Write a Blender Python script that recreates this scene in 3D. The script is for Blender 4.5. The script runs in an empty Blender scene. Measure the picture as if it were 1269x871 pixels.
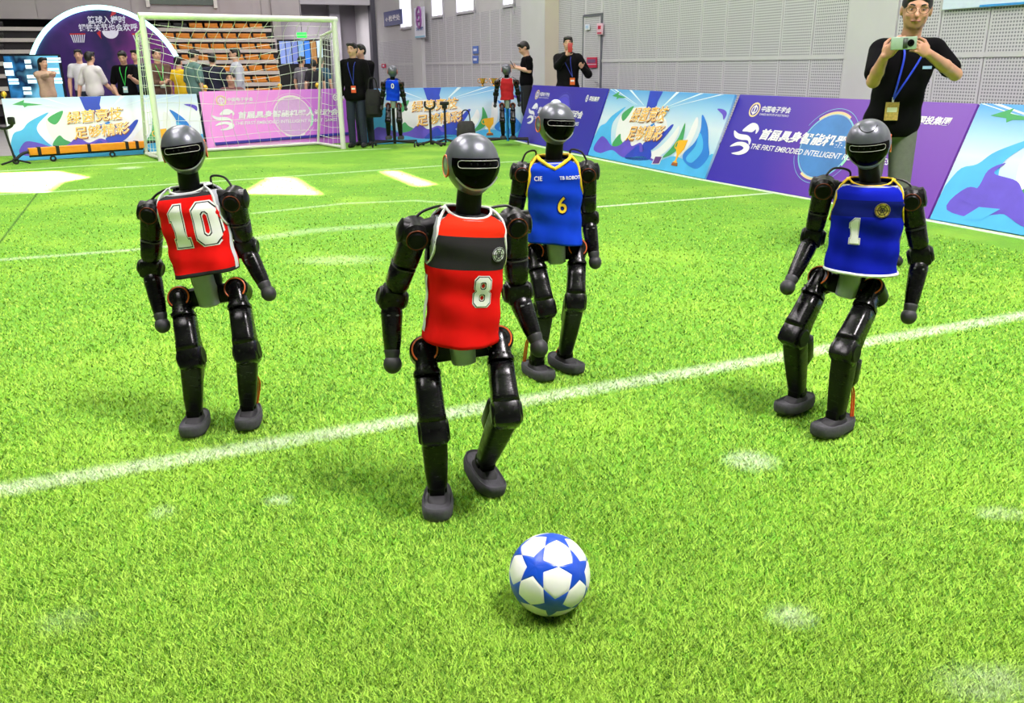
import bpy, bmesh, math, random
import numpy as np
from mathutils import Matrix, Vector
from mathutils import geometry as mgeo

random.seed(7)
RNG = np.random.default_rng(7)
SC = bpy.context.scene
COL = SC.collection

# ------------------------------------------------------------------ camera
F, CX, CY, CAMH, YH = 1060.0, 634.5, 435.5, 1.35, 80.0
PIT = math.atan((CY - YH) / F)
ROL = math.radians(-0.6)
_f = np.array([0, math.cos(PIT), -math.sin(PIT)])
_u = np.array([0, math.sin(PIT), math.cos(PIT)])
_x = np.array([1.0, 0, 0])
AX = _x * math.cos(ROL) + _u * math.sin(ROL)
AU = -_x * math.sin(ROL) + _u * math.cos(ROL)
AF = _f
C0 = np.array([0, 0, CAMH])
cam_d = bpy.data.cameras.new('camera')
cam_d.sensor_width = 36.0
cam_d.lens = 36.0 * F / 1269.0
cam_d.clip_end = 200
cam = bpy.data.objects.new('camera', cam_d)
COL.objects.link(cam)
cam.matrix_world = Matrix([[AX[0], AU[0], -AF[0], 0], [AX[1], AU[1], -AF[1], 0],
                           [AX[2], AU[2], -AF[2], CAMH], [0, 0, 0, 1]])
SC.camera = cam

# ------------------------------------------------------------------ world, sun, hall and fill lamps, exposure
SC.view_settings.view_transform = 'Standard'
SC.view_settings.look = 'None'
SC.view_settings.gamma = 1.0
SC.view_settings.use_curve_mapping = False
SC.view_settings.exposure = 0.28
W = bpy.data.worlds.new('world')
SC.world = W
W.use_nodes = True
bg = W.node_tree.nodes['Background']
bg.inputs[0].default_value = (0.93, 0.92, 1.0, 1)
bg.inputs[1].default_value = 0.15
SUN_DIR = np.array([-0.45, 0.30, 0.84])          # towards the sun
SUN_DIR = SUN_DIR / np.linalg.norm(SUN_DIR)
sd = bpy.data.lights.new('sun', 'SUN')
sd.energy = 75.0
sd.angle = math.radians(0.9)
sd.color = (1.0, 0.96, 0.90)
so = bpy.data.objects.new('sun', sd)
COL.objects.link(so)
so.rotation_euler = Vector(SUN_DIR).to_track_quat('Z', 'Y').to_euler()
so.location = (-10, 10, 30)

def area(loc, size, energy, target=None, color=(1, 1, 1)):
    d = bpy.data.lights.new('hall_or_fill_lamp', 'AREA')
    d.shape = 'RECTANGLE'
    d.size, d.size_y = size
    d.energy = energy
    d.color = color
    o = bpy.data.objects.new('hall_or_fill_lamp', d)
    COL.objects.link(o)
    o.location = loc
    if target is not None:
        o.rotation_euler = (Vector(loc) - Vector(target)).to_track_quat('Z', 'Y').to_euler()
    return o

CEIL = 9.0
WARM = (1.0, 0.915, 0.955)
LK = 0.225
def _a(l, s, e, *r): return area(l, s, e * LK, *r)
area((3.6, 0.8, CEIL - 0.35), (1.8, 1.8), 1120, None, WARM)      # the lamp nearest the players
_a((-4.5, 5.0, CEIL - 0.35), (3.0, 3.0), 2250, None, WARM)
_a((3.0, 9.0, CEIL - 0.35), (3.0, 3.0), 800, None, WARM)
_a((-6.0, 12.0, CEIL - 0.35), (3.0, 3.0), 2300, None, WARM)
_a((-3.0, 26.5, CEIL - 0.35), (3.0, 3.0), 1300, None, WARM)  # added to brighten the recess and the far wall
_a((0.0, 17.0, CEIL - 0.35), (3.0, 3.0), 1300, None, WARM)
_a((-7.0, 20.0, CEIL - 0.35), (3.0, 3.0), 1200, None, WARM)
_a((-4.0, 0.5, CEIL - 0.35), (3.0, 3.0), 1500, None, WARM)

# ------------------------------------------------------------------ pixel <-> place helpers
def ray(x, y):
    return AF + AX * (x - CX) / F + AU * (CY - y) / F
def gnd(x, y, z=0.0):
    r = ray(x, y)
    return C0 + r * ((z - CAMH) / r[2])
def atY(x, y, Y):
    r = ray(x, y)
    return C0 + r * (Y / r[1])
FA = math.radians(24.2)                          # the pitch's own axes
UU = np.array([math.cos(FA), math.sin(FA), 0.0])
VV = np.array([-math.sin(FA), math.cos(FA), 0.0])
ZZ = np.array([0, 0, 1.0])
def hall(w, t, z=0.0):
    return UU * w + VV * t + ZZ * z

# ------------------------------------------------------------------ materials
def lin(c):
    out = []
    for v in c[:3]:
        v = v / 255.0
        out.append(v / 12.92 if v <= 0.04045 else ((v + 0.055) / 1.055) ** 2.4)
    return (out[0], out[1], out[2], 1.0)

MATS = {}
def mat(name, c, rough=0.5, metal=0.0, var=0.06, scale=30.0, bump=0.0, bscale=200.0, emit=0.0, coat=0.0, alpha=1.0, spec=None, rvar=0.0, sheen=0.0):
    if name in MATS:
        return MATS[name]
    m = bpy.data.materials.new(name)
    m.use_nodes = True
    nt = m.node_tree
    b = nt.nodes['Principled BSDF']
    col = lin(c)
    tc = nt.nodes.new('ShaderNodeTexCoord')
    nz = nt.nodes.new('ShaderNodeTexNoise')
    nz.inputs['Scale'].default_value = scale
    nz.inputs['Detail'].default_value = 4
    nt.links.new(tc.outputs['Object'], nz.inputs['Vector'])
    mx = nt.nodes.new('ShaderNodeMix')
    mx.data_type = 'RGBA'
    lo = [max(0, v * (1 - var * 2)) for v in col[:3]] + [1]
    hi = [min(1, v * (1 + var * 2)) for v in col[:3]] + [1]
    mx.inputs[6].default_value = lo
    mx.inputs[7].default_value = hi
    nt.links.new(nz.outputs['Fac'], mx.inputs[0])
    nt.links.new(mx.outputs[2], b.inputs['Base Color'])
    b.inputs['Roughness'].default_value = rough
    if rvar:
        mr = nt.nodes.new('ShaderNodeMapRange')
        mr.inputs[1].default_value = 0.3
        mr.inputs[2].default_value = 0.7
        mr.inputs[3].default_value = max(0.02, rough - rvar)
        mr.inputs[4].default_value = min(1, rough + rvar)
        nt.links.new(nz.outputs['Fac'], mr.inputs[0])
        nt.links.new(mr.outputs[0], b.inputs['Roughness'])
    b.inputs['Metallic'].default_value = metal
    if spec is not None:
        b.inputs['Specular IOR Level'].default_value = spec
    if coat:
        b.inputs['Coat Weight'].default_value = coat
        b.inputs['Coat Roughness'].default_value = 0.08
    if sheen:
        b.inputs['Sheen Weight'].default_value = sheen
    if emit:
        nt.links.new(mx.outputs[2], b.inputs['Emission Color'])
        b.inputs['Emission Strength'].default_value = emit
    if alpha < 1:
        b.inputs['Alpha'].default_value = alpha
    if bump:
        n2 = nt.nodes.new('ShaderNodeTexNoise')
        n2.inputs['Scale'].default_value = bscale
        n2.inputs['Detail'].default_value = 3
        nt.links.new(tc.outputs['Object'], n2.inputs['Vector'])
        bp = nt.nodes.new('ShaderNodeBump')
        bp.inputs['Strength'].default_value = bump
        bp.inputs['Distance'].default_value = 0.004
        nt.links.new(n2.outputs['Fac'], bp.inputs['Height'])
        nt.links.new(bp.outputs[0], b.inputs['Normal'])
    MATS[name] = m
    return m

def ramp_mat(name, stops, axis=2, lo=0.0, hi=1.0, rough=0.5, wob=0.03, wscale=2.0, axis2=None, k2=0.0, emit=0.0, bump=0.0):
    """print gradient along an object axis (flat print)"""
    m = bpy.data.materials.new(name)
    m.use_nodes = True
    nt = m.node_tree
    b = nt.nodes['Principled BSDF']
    b.inputs['Roughness'].default_value = rough
    tc = nt.nodes.new('ShaderNodeTexCoord')
    sp = nt.nodes.new('ShaderNodeSeparateXYZ')
    nt.links.new(tc.outputs['Object'], sp.inputs[0])
    mr = nt.nodes.new('ShaderNodeMapRange')
    mr.inputs[1].default_value = lo
    mr.inputs[2].default_value = hi
    nt.links.new(sp.outputs[axis], mr.inputs[0])
    nz = nt.nodes.new('ShaderNodeTexNoise')
    nz.inputs['Scale'].default_value = wscale
    nt.links.new(tc.outputs['Object'], nz.inputs['Vector'])
    ma = nt.nodes.new('ShaderNodeMath')
    ma.operation = 'MULTIPLY_ADD'
    nt.links.new(nz.outputs['Fac'], ma.inputs[0])
    ma.inputs[1].default_value = wob
    nt.links.new(mr.outputs[0], ma.inputs[2])
    src = ma
    if axis2 is not None:
        mb = nt.nodes.new('ShaderNodeMath')
        mb.operation = 'MULTIPLY_ADD'
        nt.links.new(sp.outputs[axis2], mb.inputs[0])
        mb.inputs[1].default_value = k2
        nt.links.new(ma.outputs[0], mb.inputs[2])
        src = mb
    cr = nt.nodes.new('ShaderNodeValToRGB')
    while len(cr.color_ramp.elements) < len(stops):
        cr.color_ramp.elements.new(0.5)
    for e, (p, c) in zip(cr.color_ramp.elements, sorted(stops)):
        e.position = p
        e.color = lin(c)
    nt.links.new(src.outputs[0], cr.inputs[0])
    nt.links.new(cr.outputs[0], b.inputs['Base Color'])
    if emit:
        nt.links.new(cr.outputs[0], b.inputs['Emission Color'])
        b.inputs['Emission Strength'].default_value = emit
    MATS[name] = m
    return m

# ------------------------------------------------------------------ objects
def link(name, me, m=None, parent=None, M=None):
    o = bpy.data.objects.new(name, me)
    COL.objects.link(o)
    if m is not None and me is not None and len(me.materials) == 0:
        me.materials.append(m)
    if parent is not None:
        o.parent = parent
        if M is not None:
            o.matrix_basis = world_of(parent).inverted() @ M
    elif M is not None:
        o.matrix_basis = M
    return o
def world_of(o):
    M = o.matrix_basis.copy()
    p = o.parent
    while p is not None:
        M = p.matrix_basis @ M
        p = p.parent
    return M
def tag(o, label=None, cat=None, group=None, kind=None):
    if label: o['label'] = label
    if cat: o['category'] = cat
    if group: o['group'] = group
    if kind: o['kind'] = kind
    return o
def thing(name, loc, label, cat, group=None, rz=0.0):
    o = bpy.data.objects.new(name, None)
    COL.objects.link(o)
    o.empty_display_size = 0.1
    o.matrix_basis = Matrix.Translation(Vector(loc)) @ Matrix.Rotation(rz, 4, 'Z')
    return tag(o, label, cat, group)
def basis(o, x, y, z):
    return Matrix([[x[0], y[0], z[0], o[0]], [x[1], y[1], z[1], o[1]], [x[2], y[2], z[2], o[2]], [0, 0, 0, 1]])
def unit(v):
    v = np.asarray(v, float)
    return v / max(1e-9, np.linalg.norm(v))
def frame(a, b, hint):
    """origin a, z to b, x near hint"""
    a = np.asarray(a, float); b = np.asarray(b, float)
    z = unit(b - a)
    x = np.asarray(hint, float)
    x = unit(x - z * (x @ z))
    y = np.cross(z, x)
    return basis(a, x, y, z)

# ------------------------------------------------------------------ mesh builder
class MB:
    def __init__(s):
        s.v = []; s.f = []; s.mi = []; s.n = 0; s.cur = 0
    def add(s, v, f, M=None):
        v = np.asarray(v, float)
        if M is not None:
            A = np.array(M)
            v = v @ A[:3, :3].T + A[:3, 3]
        s.v.append(v)
        for q in f:
            s.f.append(tuple(int(i) + s.n for i in q))
            s.mi.append(s.cur)
        s.n += len(v)
        return s
    def mesh(s, name, smooth=True, mats=None, angle=None):
        me = bpy.data.meshes.new(name)
        v = np.concatenate(s.v) if s.v else np.zeros((0, 3))
        me.from_pydata(v.tolist(), [], s.f)
        if any(s.mi):
            me.polygons.foreach_set('material_index', s.mi)
        if mats:
            for m in mats: me.materials.append(m)
        if smooth:
            me.polygons.foreach_set('use_smooth', [True] * len(me.polygons))
            if angle is not None:
                me.set_sharp_from_angle(angle=math.radians(angle))
        me.update()
        return me
    # -- shapes
    def box(s, sx, sy, sz, M=None, c=(0, 0, 0), bev=0.0):
        x, y, z = sx / 2, sy / 2, sz / 2
        if bev <= 0:
            v = np.array([[a, b, d] for a in (-x, x) for b in (-y, y) for d in (-z, z)]) + np.array(c)
            f = [(0, 1, 3, 2), (4, 6, 7, 5), (0, 4, 5, 1), (2, 3, 7, 6), (0, 2, 6, 4), (1, 5, 7, 3)]
            return s.add(v, f, M)
        bm = bmesh.new()
        bmesh.ops.create_cube(bm, size=1.0)
        for q in bm.verts: q.co = Vector((q.co.x * sx, q.co.y * sy, q.co.z * sz))
        bmesh.ops.bevel(bm, geom=list(bm.edges) + list(bm.verts), offset=min(bev, 0.49 * min(sx, sy, sz)), segments=2, affect='EDGES', profile=0.5)
        bm.verts.index_update()
        v = np.array([q.co[:] for q in bm.verts]) + np.array(c)
        f = [[q.index for q in p.verts] for p in bm.faces]
        bm.free()
        return s.add(v, f, M)
    def loft(s, secs, n=24, M=None, caps=True):
        """secs: (z, hx, hy, [exp, cx, cy])"""
        vs = []
        th = np.linspace(0, 2 * math.pi, n, endpoint=False)
        ct, st = np.cos(th), np.sin(th)
        for q in secs:
            z, hx, hy = q[:3]
            e = q[3] if len(q) > 3 else 2.0
            cx = q[4] if len(q) > 4 else 0.0
            cy = q[5] if len(q) > 5 else 0.0
            X = np.sign(ct) * np.abs(ct) ** (2 / e) * hx + cx
            Y = np.sign(st) * np.abs(st) ** (2 / e) * hy + cy
            vs.append(np.stack([X, Y, np.full(n, z)], 1))
        f = []
        for k in range(len(secs) - 1):
            for i in range(n):
                j = (i + 1) % n
                f.append((k * n + i, k * n + j, (k + 1) * n + j, (k + 1) * n + i))
        if caps:
            f.append(tuple(range(n - 1, -1, -1)))
            f.append(tuple((len(secs) - 1) * n + i for i in range(n)))
        return s.add(np.concatenate(vs), f, M)
    def tube(s, pts, r, n=8, closed=False, M=None, r2=None):
        P = np.asarray(pts, float)
        m = len(P)
        T = np.zeros_like(P)
        for i in range(m):
            a = P[(i - 1) % m] if (closed or i > 0) else P[i]
            b = P[(i + 1) % m] if (closed or i < m - 1) else P[i]
            T[i] = unit(b - a)
        ref = np.array([0, 0, 1.0]) if abs(T[0][2]) < 0.9 else np.array([1.0, 0, 0])
        nrm = unit(np.cross(T[0], ref))
        vs = []
        rr = np.linspace(r, r if r2 is None else r2, m)
        for i in range(m):
            nrm = unit(nrm - T[i] * (nrm @ T[i]))
            bn = np.cross(T[i], nrm)
            a = np.linspace(0, 2 * math.pi, n, endpoint=False)
            vs.append(P[i] + rr[i] * (np.cos(a)[:, None] * nrm + np.sin(a)[:, None] * bn))
        f = []
        for k in range(m if closed else m - 1):
            k2 = (k + 1) % m
            for i in range(n):
                j = (i + 1) % n
                f.append((k * n + i, k * n + j, k2 * n + j, k2 * n + i))
        if not closed:
            f.append(tuple(range(n - 1, -1, -1)))
            f.append(tuple((m - 1) * n + i for i in range(n)))
        return s.add(np.concatenate(vs), f, M)
    def ell(s, rx, ry, rz, c=(0, 0, 0), n=20, m=12, M=None):
        vs = [[0, 0, -rz]]
        for k in range(1, m):
            e = -math.pi / 2 + math.pi * k / m
            for i in range(n):
                a = 2 * math.pi * i / n
                vs.append([rx * math.cos(e) * math.cos(a), ry * math.cos(e) * math.sin(a), rz * math.sin(e)])
        vs.append([0, 0, rz])
        f = []
        for i in range(n):
            j = (i + 1) % n
            f.append((0, 1 + j, 1 + i))
            for k in range(m - 2):
                f.append((1 + k * n + i, 1 + k * n + j, 1 + (k + 1) * n + j, 1 + (k + 1) * n + i))
            f.append((len(vs) - 1, 1 + (m - 2) * n + i, 1 + (m - 2) * n + j))
        return s.add(np.array(vs) + np.array(c), f, M)
    def grid(s, P, M=None, wrap=False, flip=False):
        """P: (a,b,3) array of points"""
        a, b = P.shape[:2]
        f = []
        for i in range(a - 1):
            for j in range(b if wrap else b - 1):
                k = (j + 1) % b
                q = (i * b + j, i * b + k, (i + 1) * b + k, (i + 1) * b + j)
                f.append(q[::-1] if flip else q)
        return s.add(P.reshape(-1, 3), f, M)
    def poly(s, pts2, y0=0.0, th=0.0, M=None):
        """flat outline in x,z facing -y; th = thickness backwards"""
        P = [Vector((p[0], p[1], 0)) for p in pts2]
        tris = mgeo.tessellate_polygon([P])
        v = [[p[0], y0, p[1]] for p in pts2]
        f = []
        for t in tris:
            a, b, c = (pts2[i] for i in t)
            cr = (b[0] - a[0]) * (c[1] - a[1]) - (b[1] - a[1]) * (c[0] - a[0])
            f.append(tuple(t) if cr > 0 else tuple(t)[::-1])
        n = len(pts2)
        if th > 0:
            v += [[p[0], y0 + th, p[1]] for p in pts2]
            f += [tuple(i + n for i in t[::-1]) for t in list(f)]
            ar = sum(pts2[i][0] * pts2[(i + 1) % n][1] - pts2[(i + 1) % n][0] * pts2[i][1] for i in range(n))
            for i in range(n):
                j = (i + 1) % n
                q = (j, i, i + n, j + n)
                f.append(q if ar > 0 else q[::-1])
        return s.add(np.array(v), f, M)

def cyl(r, h, n=24, ax='z', bev=0.004, c=(0, 0, 0)):
    """bevelled cylinder as MB, centred"""
    b = MB()
    secs = [(-h / 2, r - bev, r - bev), (-h / 2 + bev, r, r), (h / 2 - bev, r, r), (h / 2, r - bev, r - bev)]
    M = Matrix.Translation(Vector(c))
    if ax == 'x': M = M @ Matrix.Rotation(math.pi / 2, 4, 'Y')
    if ax == 'y': M = M @ Matrix.Rotation(math.pi / 2, 4, 'X')
    b.loft(secs, n, M)
    return b
def ring(R, r, n=32, m=8, ax='z', c=(0, 0, 0), b=None):
    b = b or MB()
    a = np.linspace(0, 2 * math.pi, n, endpoint=False)
    z = np.zeros(n)
    P = {'z': np.stack([R * np.cos(a), R * np.sin(a), z], 1), 'y': np.stack([R * np.cos(a), z, R * np.sin(a)], 1), 'x': np.stack([z, R * np.cos(a), R * np.sin(a)], 1)}[ax]
    b.tube(P + np.array(c), r, m, True)
    return b

def smooth_pts(pts, n=8, closed=False):
    """Catmull-Rom through points"""
    P = np.asarray(pts, float)
    m = len(P)
    out = []
    for i in range(m if closed else m - 1):
        g = lambda k: P[k % m] if closed else P[min(max(k, 0), m - 1)]
        p0, p1, p2, p3 = g(i - 1), g(i), g(i + 1), g(i + 2)
        for t in np.linspace(0, 1, n, endpoint=False):
            out.append(0.5 * ((2 * p1) + (p2 - p0) * t + (2 * p0 - 5 * p1 + 4 * p2 - p3) * t * t + (3 * p1 - p0 - 3 * p2 + p3) * t ** 3))
    if not closed: out.append(P[-1])
    return np.array(out)

# ------------------------------------------------------------------ text -> flat mesh in x,z (faces -y)
def text_mesh(txt, size=1.0, bold=0.0, shear=0.0, extrude=0.0, spacing=1.0, sx=1.0):
    cu = bpy.data.curves.new('txt', 'FONT')
    cu.body = txt
    cu.size = size
    cu.offset = bold
    cu.shear = shear
    cu.align_x = 'CENTER'
    cu.align_y = 'CENTER'
    cu.space_character = spacing
    cu.resolution_u = 3
    cu.extrude = extrude
    o = bpy.data.objects.new('txt', cu)
    COL.objects.link(o)
    bpy.context.view_layer.update()
    dg = bpy.context.evaluated_depsgraph_get()
    me = bpy.data.meshes.new_from_object(o.evaluated_get(dg))
    bpy.data.objects.remove(o)
    bpy.data.curves.remove(cu)
    v = np.array([q.co[:] for q in me.vertices]).reshape(-1, 3)
    if len(v):
        v[:, 0] -= (v[:, 0].min() + v[:, 0].max()) / 2
        v[:, 1] -= (v[:, 1].min() + v[:, 1].max()) / 2
    f = [list(p.vertices) for p in me.polygons]
    bpy.data.meshes.remove(me)
    out = np.stack([v[:, 0] * sx, -v[:, 2], v[:, 1]], 1) if len(v) else np.zeros((0, 3))
    return out, f

# ------------------------------------------------------------------ signed-distance bodies, surface nets
class SDF:
    def __init__(s, lo, hi, h):
        s.h = h
        s.lo = np.array(lo, float)
        s.n = np.ceil((np.array(hi) - s.lo) / h).astype(int) + 1
        s.d = np.full(s.n, 0.06, np.float32)
    def _win(s, lo, hi, mg):
        a = np.clip(np.floor((np.minimum(lo, hi) - mg - s.lo) / s.h).astype(int), 0, s.n)
        b = np.clip(np.ceil((np.maximum(lo, hi) + mg - s.lo) / s.h).astype(int) + 1, 0, s.n)
        if np.any(b <= a): return None
        sl = tuple(slice(a[i], b[i]) for i in range(3))
        g = [s.lo[i] + s.h * np.arange(a[i], b[i], dtype=np.float32) for i in range(3)]
        return sl, g[0][:, None, None], g[1][None, :, None], g[2][None, None, :]
    def _mix(s, sl, d, k, sub=False):
        o = s.d[sl]
        if sub:
            s.d[sl] = np.maximum(o, -d)
            return
        if k > 0:
            hh = np.clip(0.5 + 0.5 * (o - d) / k, 0, 1)
            s.d[sl] = o + (d - o) * hh - k * hh * (1 - hh)
        else:
            s.d[sl] = np.minimum(o, d)
    def cap(s, a, b, ra, rb=None, k=0.015, sub=False):
        rb = ra if rb is None else rb
        a = np.asarray(a, float); b = np.asarray(b, float)
        R = max(ra, rb)
        w = s._win(np.minimum(a, b), np.maximum(a, b), R + 0.05)
        if w is None: return s
        sl, X, Y, Z = w
        ab = b - a
        L = max(1e-9, ab @ ab)
        t = np.clip(((X - a[0]) * ab[0] + (Y - a[1]) * ab[1] + (Z - a[2]) * ab[2]) / L, 0, 1)
        d = np.sqrt((X - a[0] - t * ab[0]) ** 2 + (Y - a[1] - t * ab[1]) ** 2 + (Z - a[2] - t * ab[2]) ** 2) - (ra + (rb - ra) * t)
        s._mix(sl, d, k, sub)
        return s
    def ell(s, c, r, R=None, k=0.015, sub=False):
        c = np.asarray(c, float); r = np.asarray(r, float)
        m = max(r)
        w = s._win(c - m, c + m, 0.05)
        if w is None: return s
        sl, X, Y, Z = w
        dx, dy, dz = X - c[0], Y - c[1], Z - c[2]
        if R is not None:
            A = np.array(R)
            q = [dx * A[0][i] + dy * A[1][i] + dz * A[2][i] for i in range(3)]
        else:
            q = [dx, dy, dz]
        k0 = np.sqrt((q[0] / r[0]) ** 2 + (q[1] / r[1]) ** 2 + (q[2] / r[2]) ** 2)
        k1 = np.sqrt((q[0] / r[0] ** 2) ** 2 + (q[1] / r[1] ** 2) ** 2 + (q[2] / r[2] ** 2) ** 2)
        d = k0 * (k0 - 1) / np.maximum(k1, 1e-6)
        s._mix(sl, d, k, sub)
        return s
    def mesh(s, name, relax=2):
        D = s.d
        D[0], D[-1], D[:, 0], D[:, -1], D[:, :, 0], D[:, :, -1] = (1,) * 6
        sg = D < 0
        nx, ny, nz = D.shape
        c8 = [sg[i:nx - 1 + i, j:ny - 1 + j, k:nz - 1 + k] for i in (0, 1) for j in (0, 1) for k in (0, 1)]
        cnt = sum(c.astype(np.int8) for c in c8)
        act = (cnt > 0) & (cnt < 8)
        I = np.argwhere(act)
        idx = np.full(act.shape, -1, np.int64)
        idx[act] = np.arange(len(I))
        acc = np.zeros((len(I), 3)); num = np.zeros(len(I))
        for ax in range(3):
            for p in (0, 1):
                for q in (0, 1):
                    o0 = [0, 0, 0]; oth = [a for a in range(3) if a != ax]
                    o0[oth[0]] = p; o0[oth[1]] = q
                    o1 = list(o0); o1[ax] = 1
                    v0 = D[I[:, 0] + o0[0], I[:, 1] + o0[1], I[:, 2] + o0[2]]
                    v1 = D[I[:, 0] + o1[0], I[:, 1] + o1[1], I[:, 2] + o1[2]]
                    m = (v0 < 0) != (v1 < 0)
                    t = np.where(m, v0 / np.where(m, v0 - v1, 1), 0)
                    P = np.tile(np.array(o0, float), (len(I), 1)); P[:, ax] = t
                    acc[m] += P[m]; num[m] += 1
        V = s.lo + s.h * (I + acc / num[:, None])
        quads = []
        for ax in range(3):
            a, b = [(1, 2), (2, 0), (0, 1)][ax]
            S0 = [slice(None)] * 3; S1 = [slice(None)] * 3
            S0[ax] = slice(0, -1); S1[ax] = slice(1, None)
            df = sg[tuple(S0)] != sg[tuple(S1)]
            E = np.argwhere(df)
            E = E[(E[:, a] > 0) & (E[:, b] > 0) & (E[:, a] < D.shape[a] - 1) & (E[:, b] < D.shape[b] - 1)]
            ins = sg[E[:, 0], E[:, 1], E[:, 2]]
            def cell(da, db):
                Q = E.copy(); Q[:, a] += da; Q[:, b] += db
                return idx[Q[:, 0], Q[:, 1], Q[:, 2]]
            q = np.stack([cell(-1, -1), cell(0, -1), cell(0, 0), cell(-1, 0)], 1)
            q[~ins] = q[~ins][:, ::-1]
            quads.append(q)
        Q = np.concatenate(quads)
        for _ in range(relax):
            A = np.zeros_like(V); N = np.zeros(len(V))
            for i in range(4):
                j = (i + 1) % 4
                np.add.at(A, Q[:, i], V[Q[:, j]]); np.add.at(N, Q[:, i], 1)
                np.add.at(A, Q[:, j], V[Q[:, i]]); np.add.at(N, Q[:, j], 1)
            V = V * 0.5 + 0.5 * A / np.maximum(N, 1)[:, None]
        me = bpy.data.meshes.new(name)
        me.vertices.add(len(V)); me.vertices.foreach_set('co', V.astype(np.float32).ravel())
        me.loops.add(len(Q) * 4); me.loops.foreach_set('vertex_index', Q.astype(np.int32).ravel())
        me.polygons.add(len(Q)); me.polygons.foreach_set('loop_start', np.arange(0, len(Q) * 4, 4, dtype=np.int32))
        me.polygons.foreach_set('use_smooth', np.ones(len(Q), bool))
        me.update(calc_edges=True); me.validate()
        return me
SC.cycles.max_bounces = 5
SC.cycles.adaptive_threshold = 0.015
SC.cycles.diffuse_bounces = 2
SC.cycles.glossy_bounces = 3
SC.cycles.caustics_reflective = False
SC.cycles.caustics_refractive = False

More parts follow.
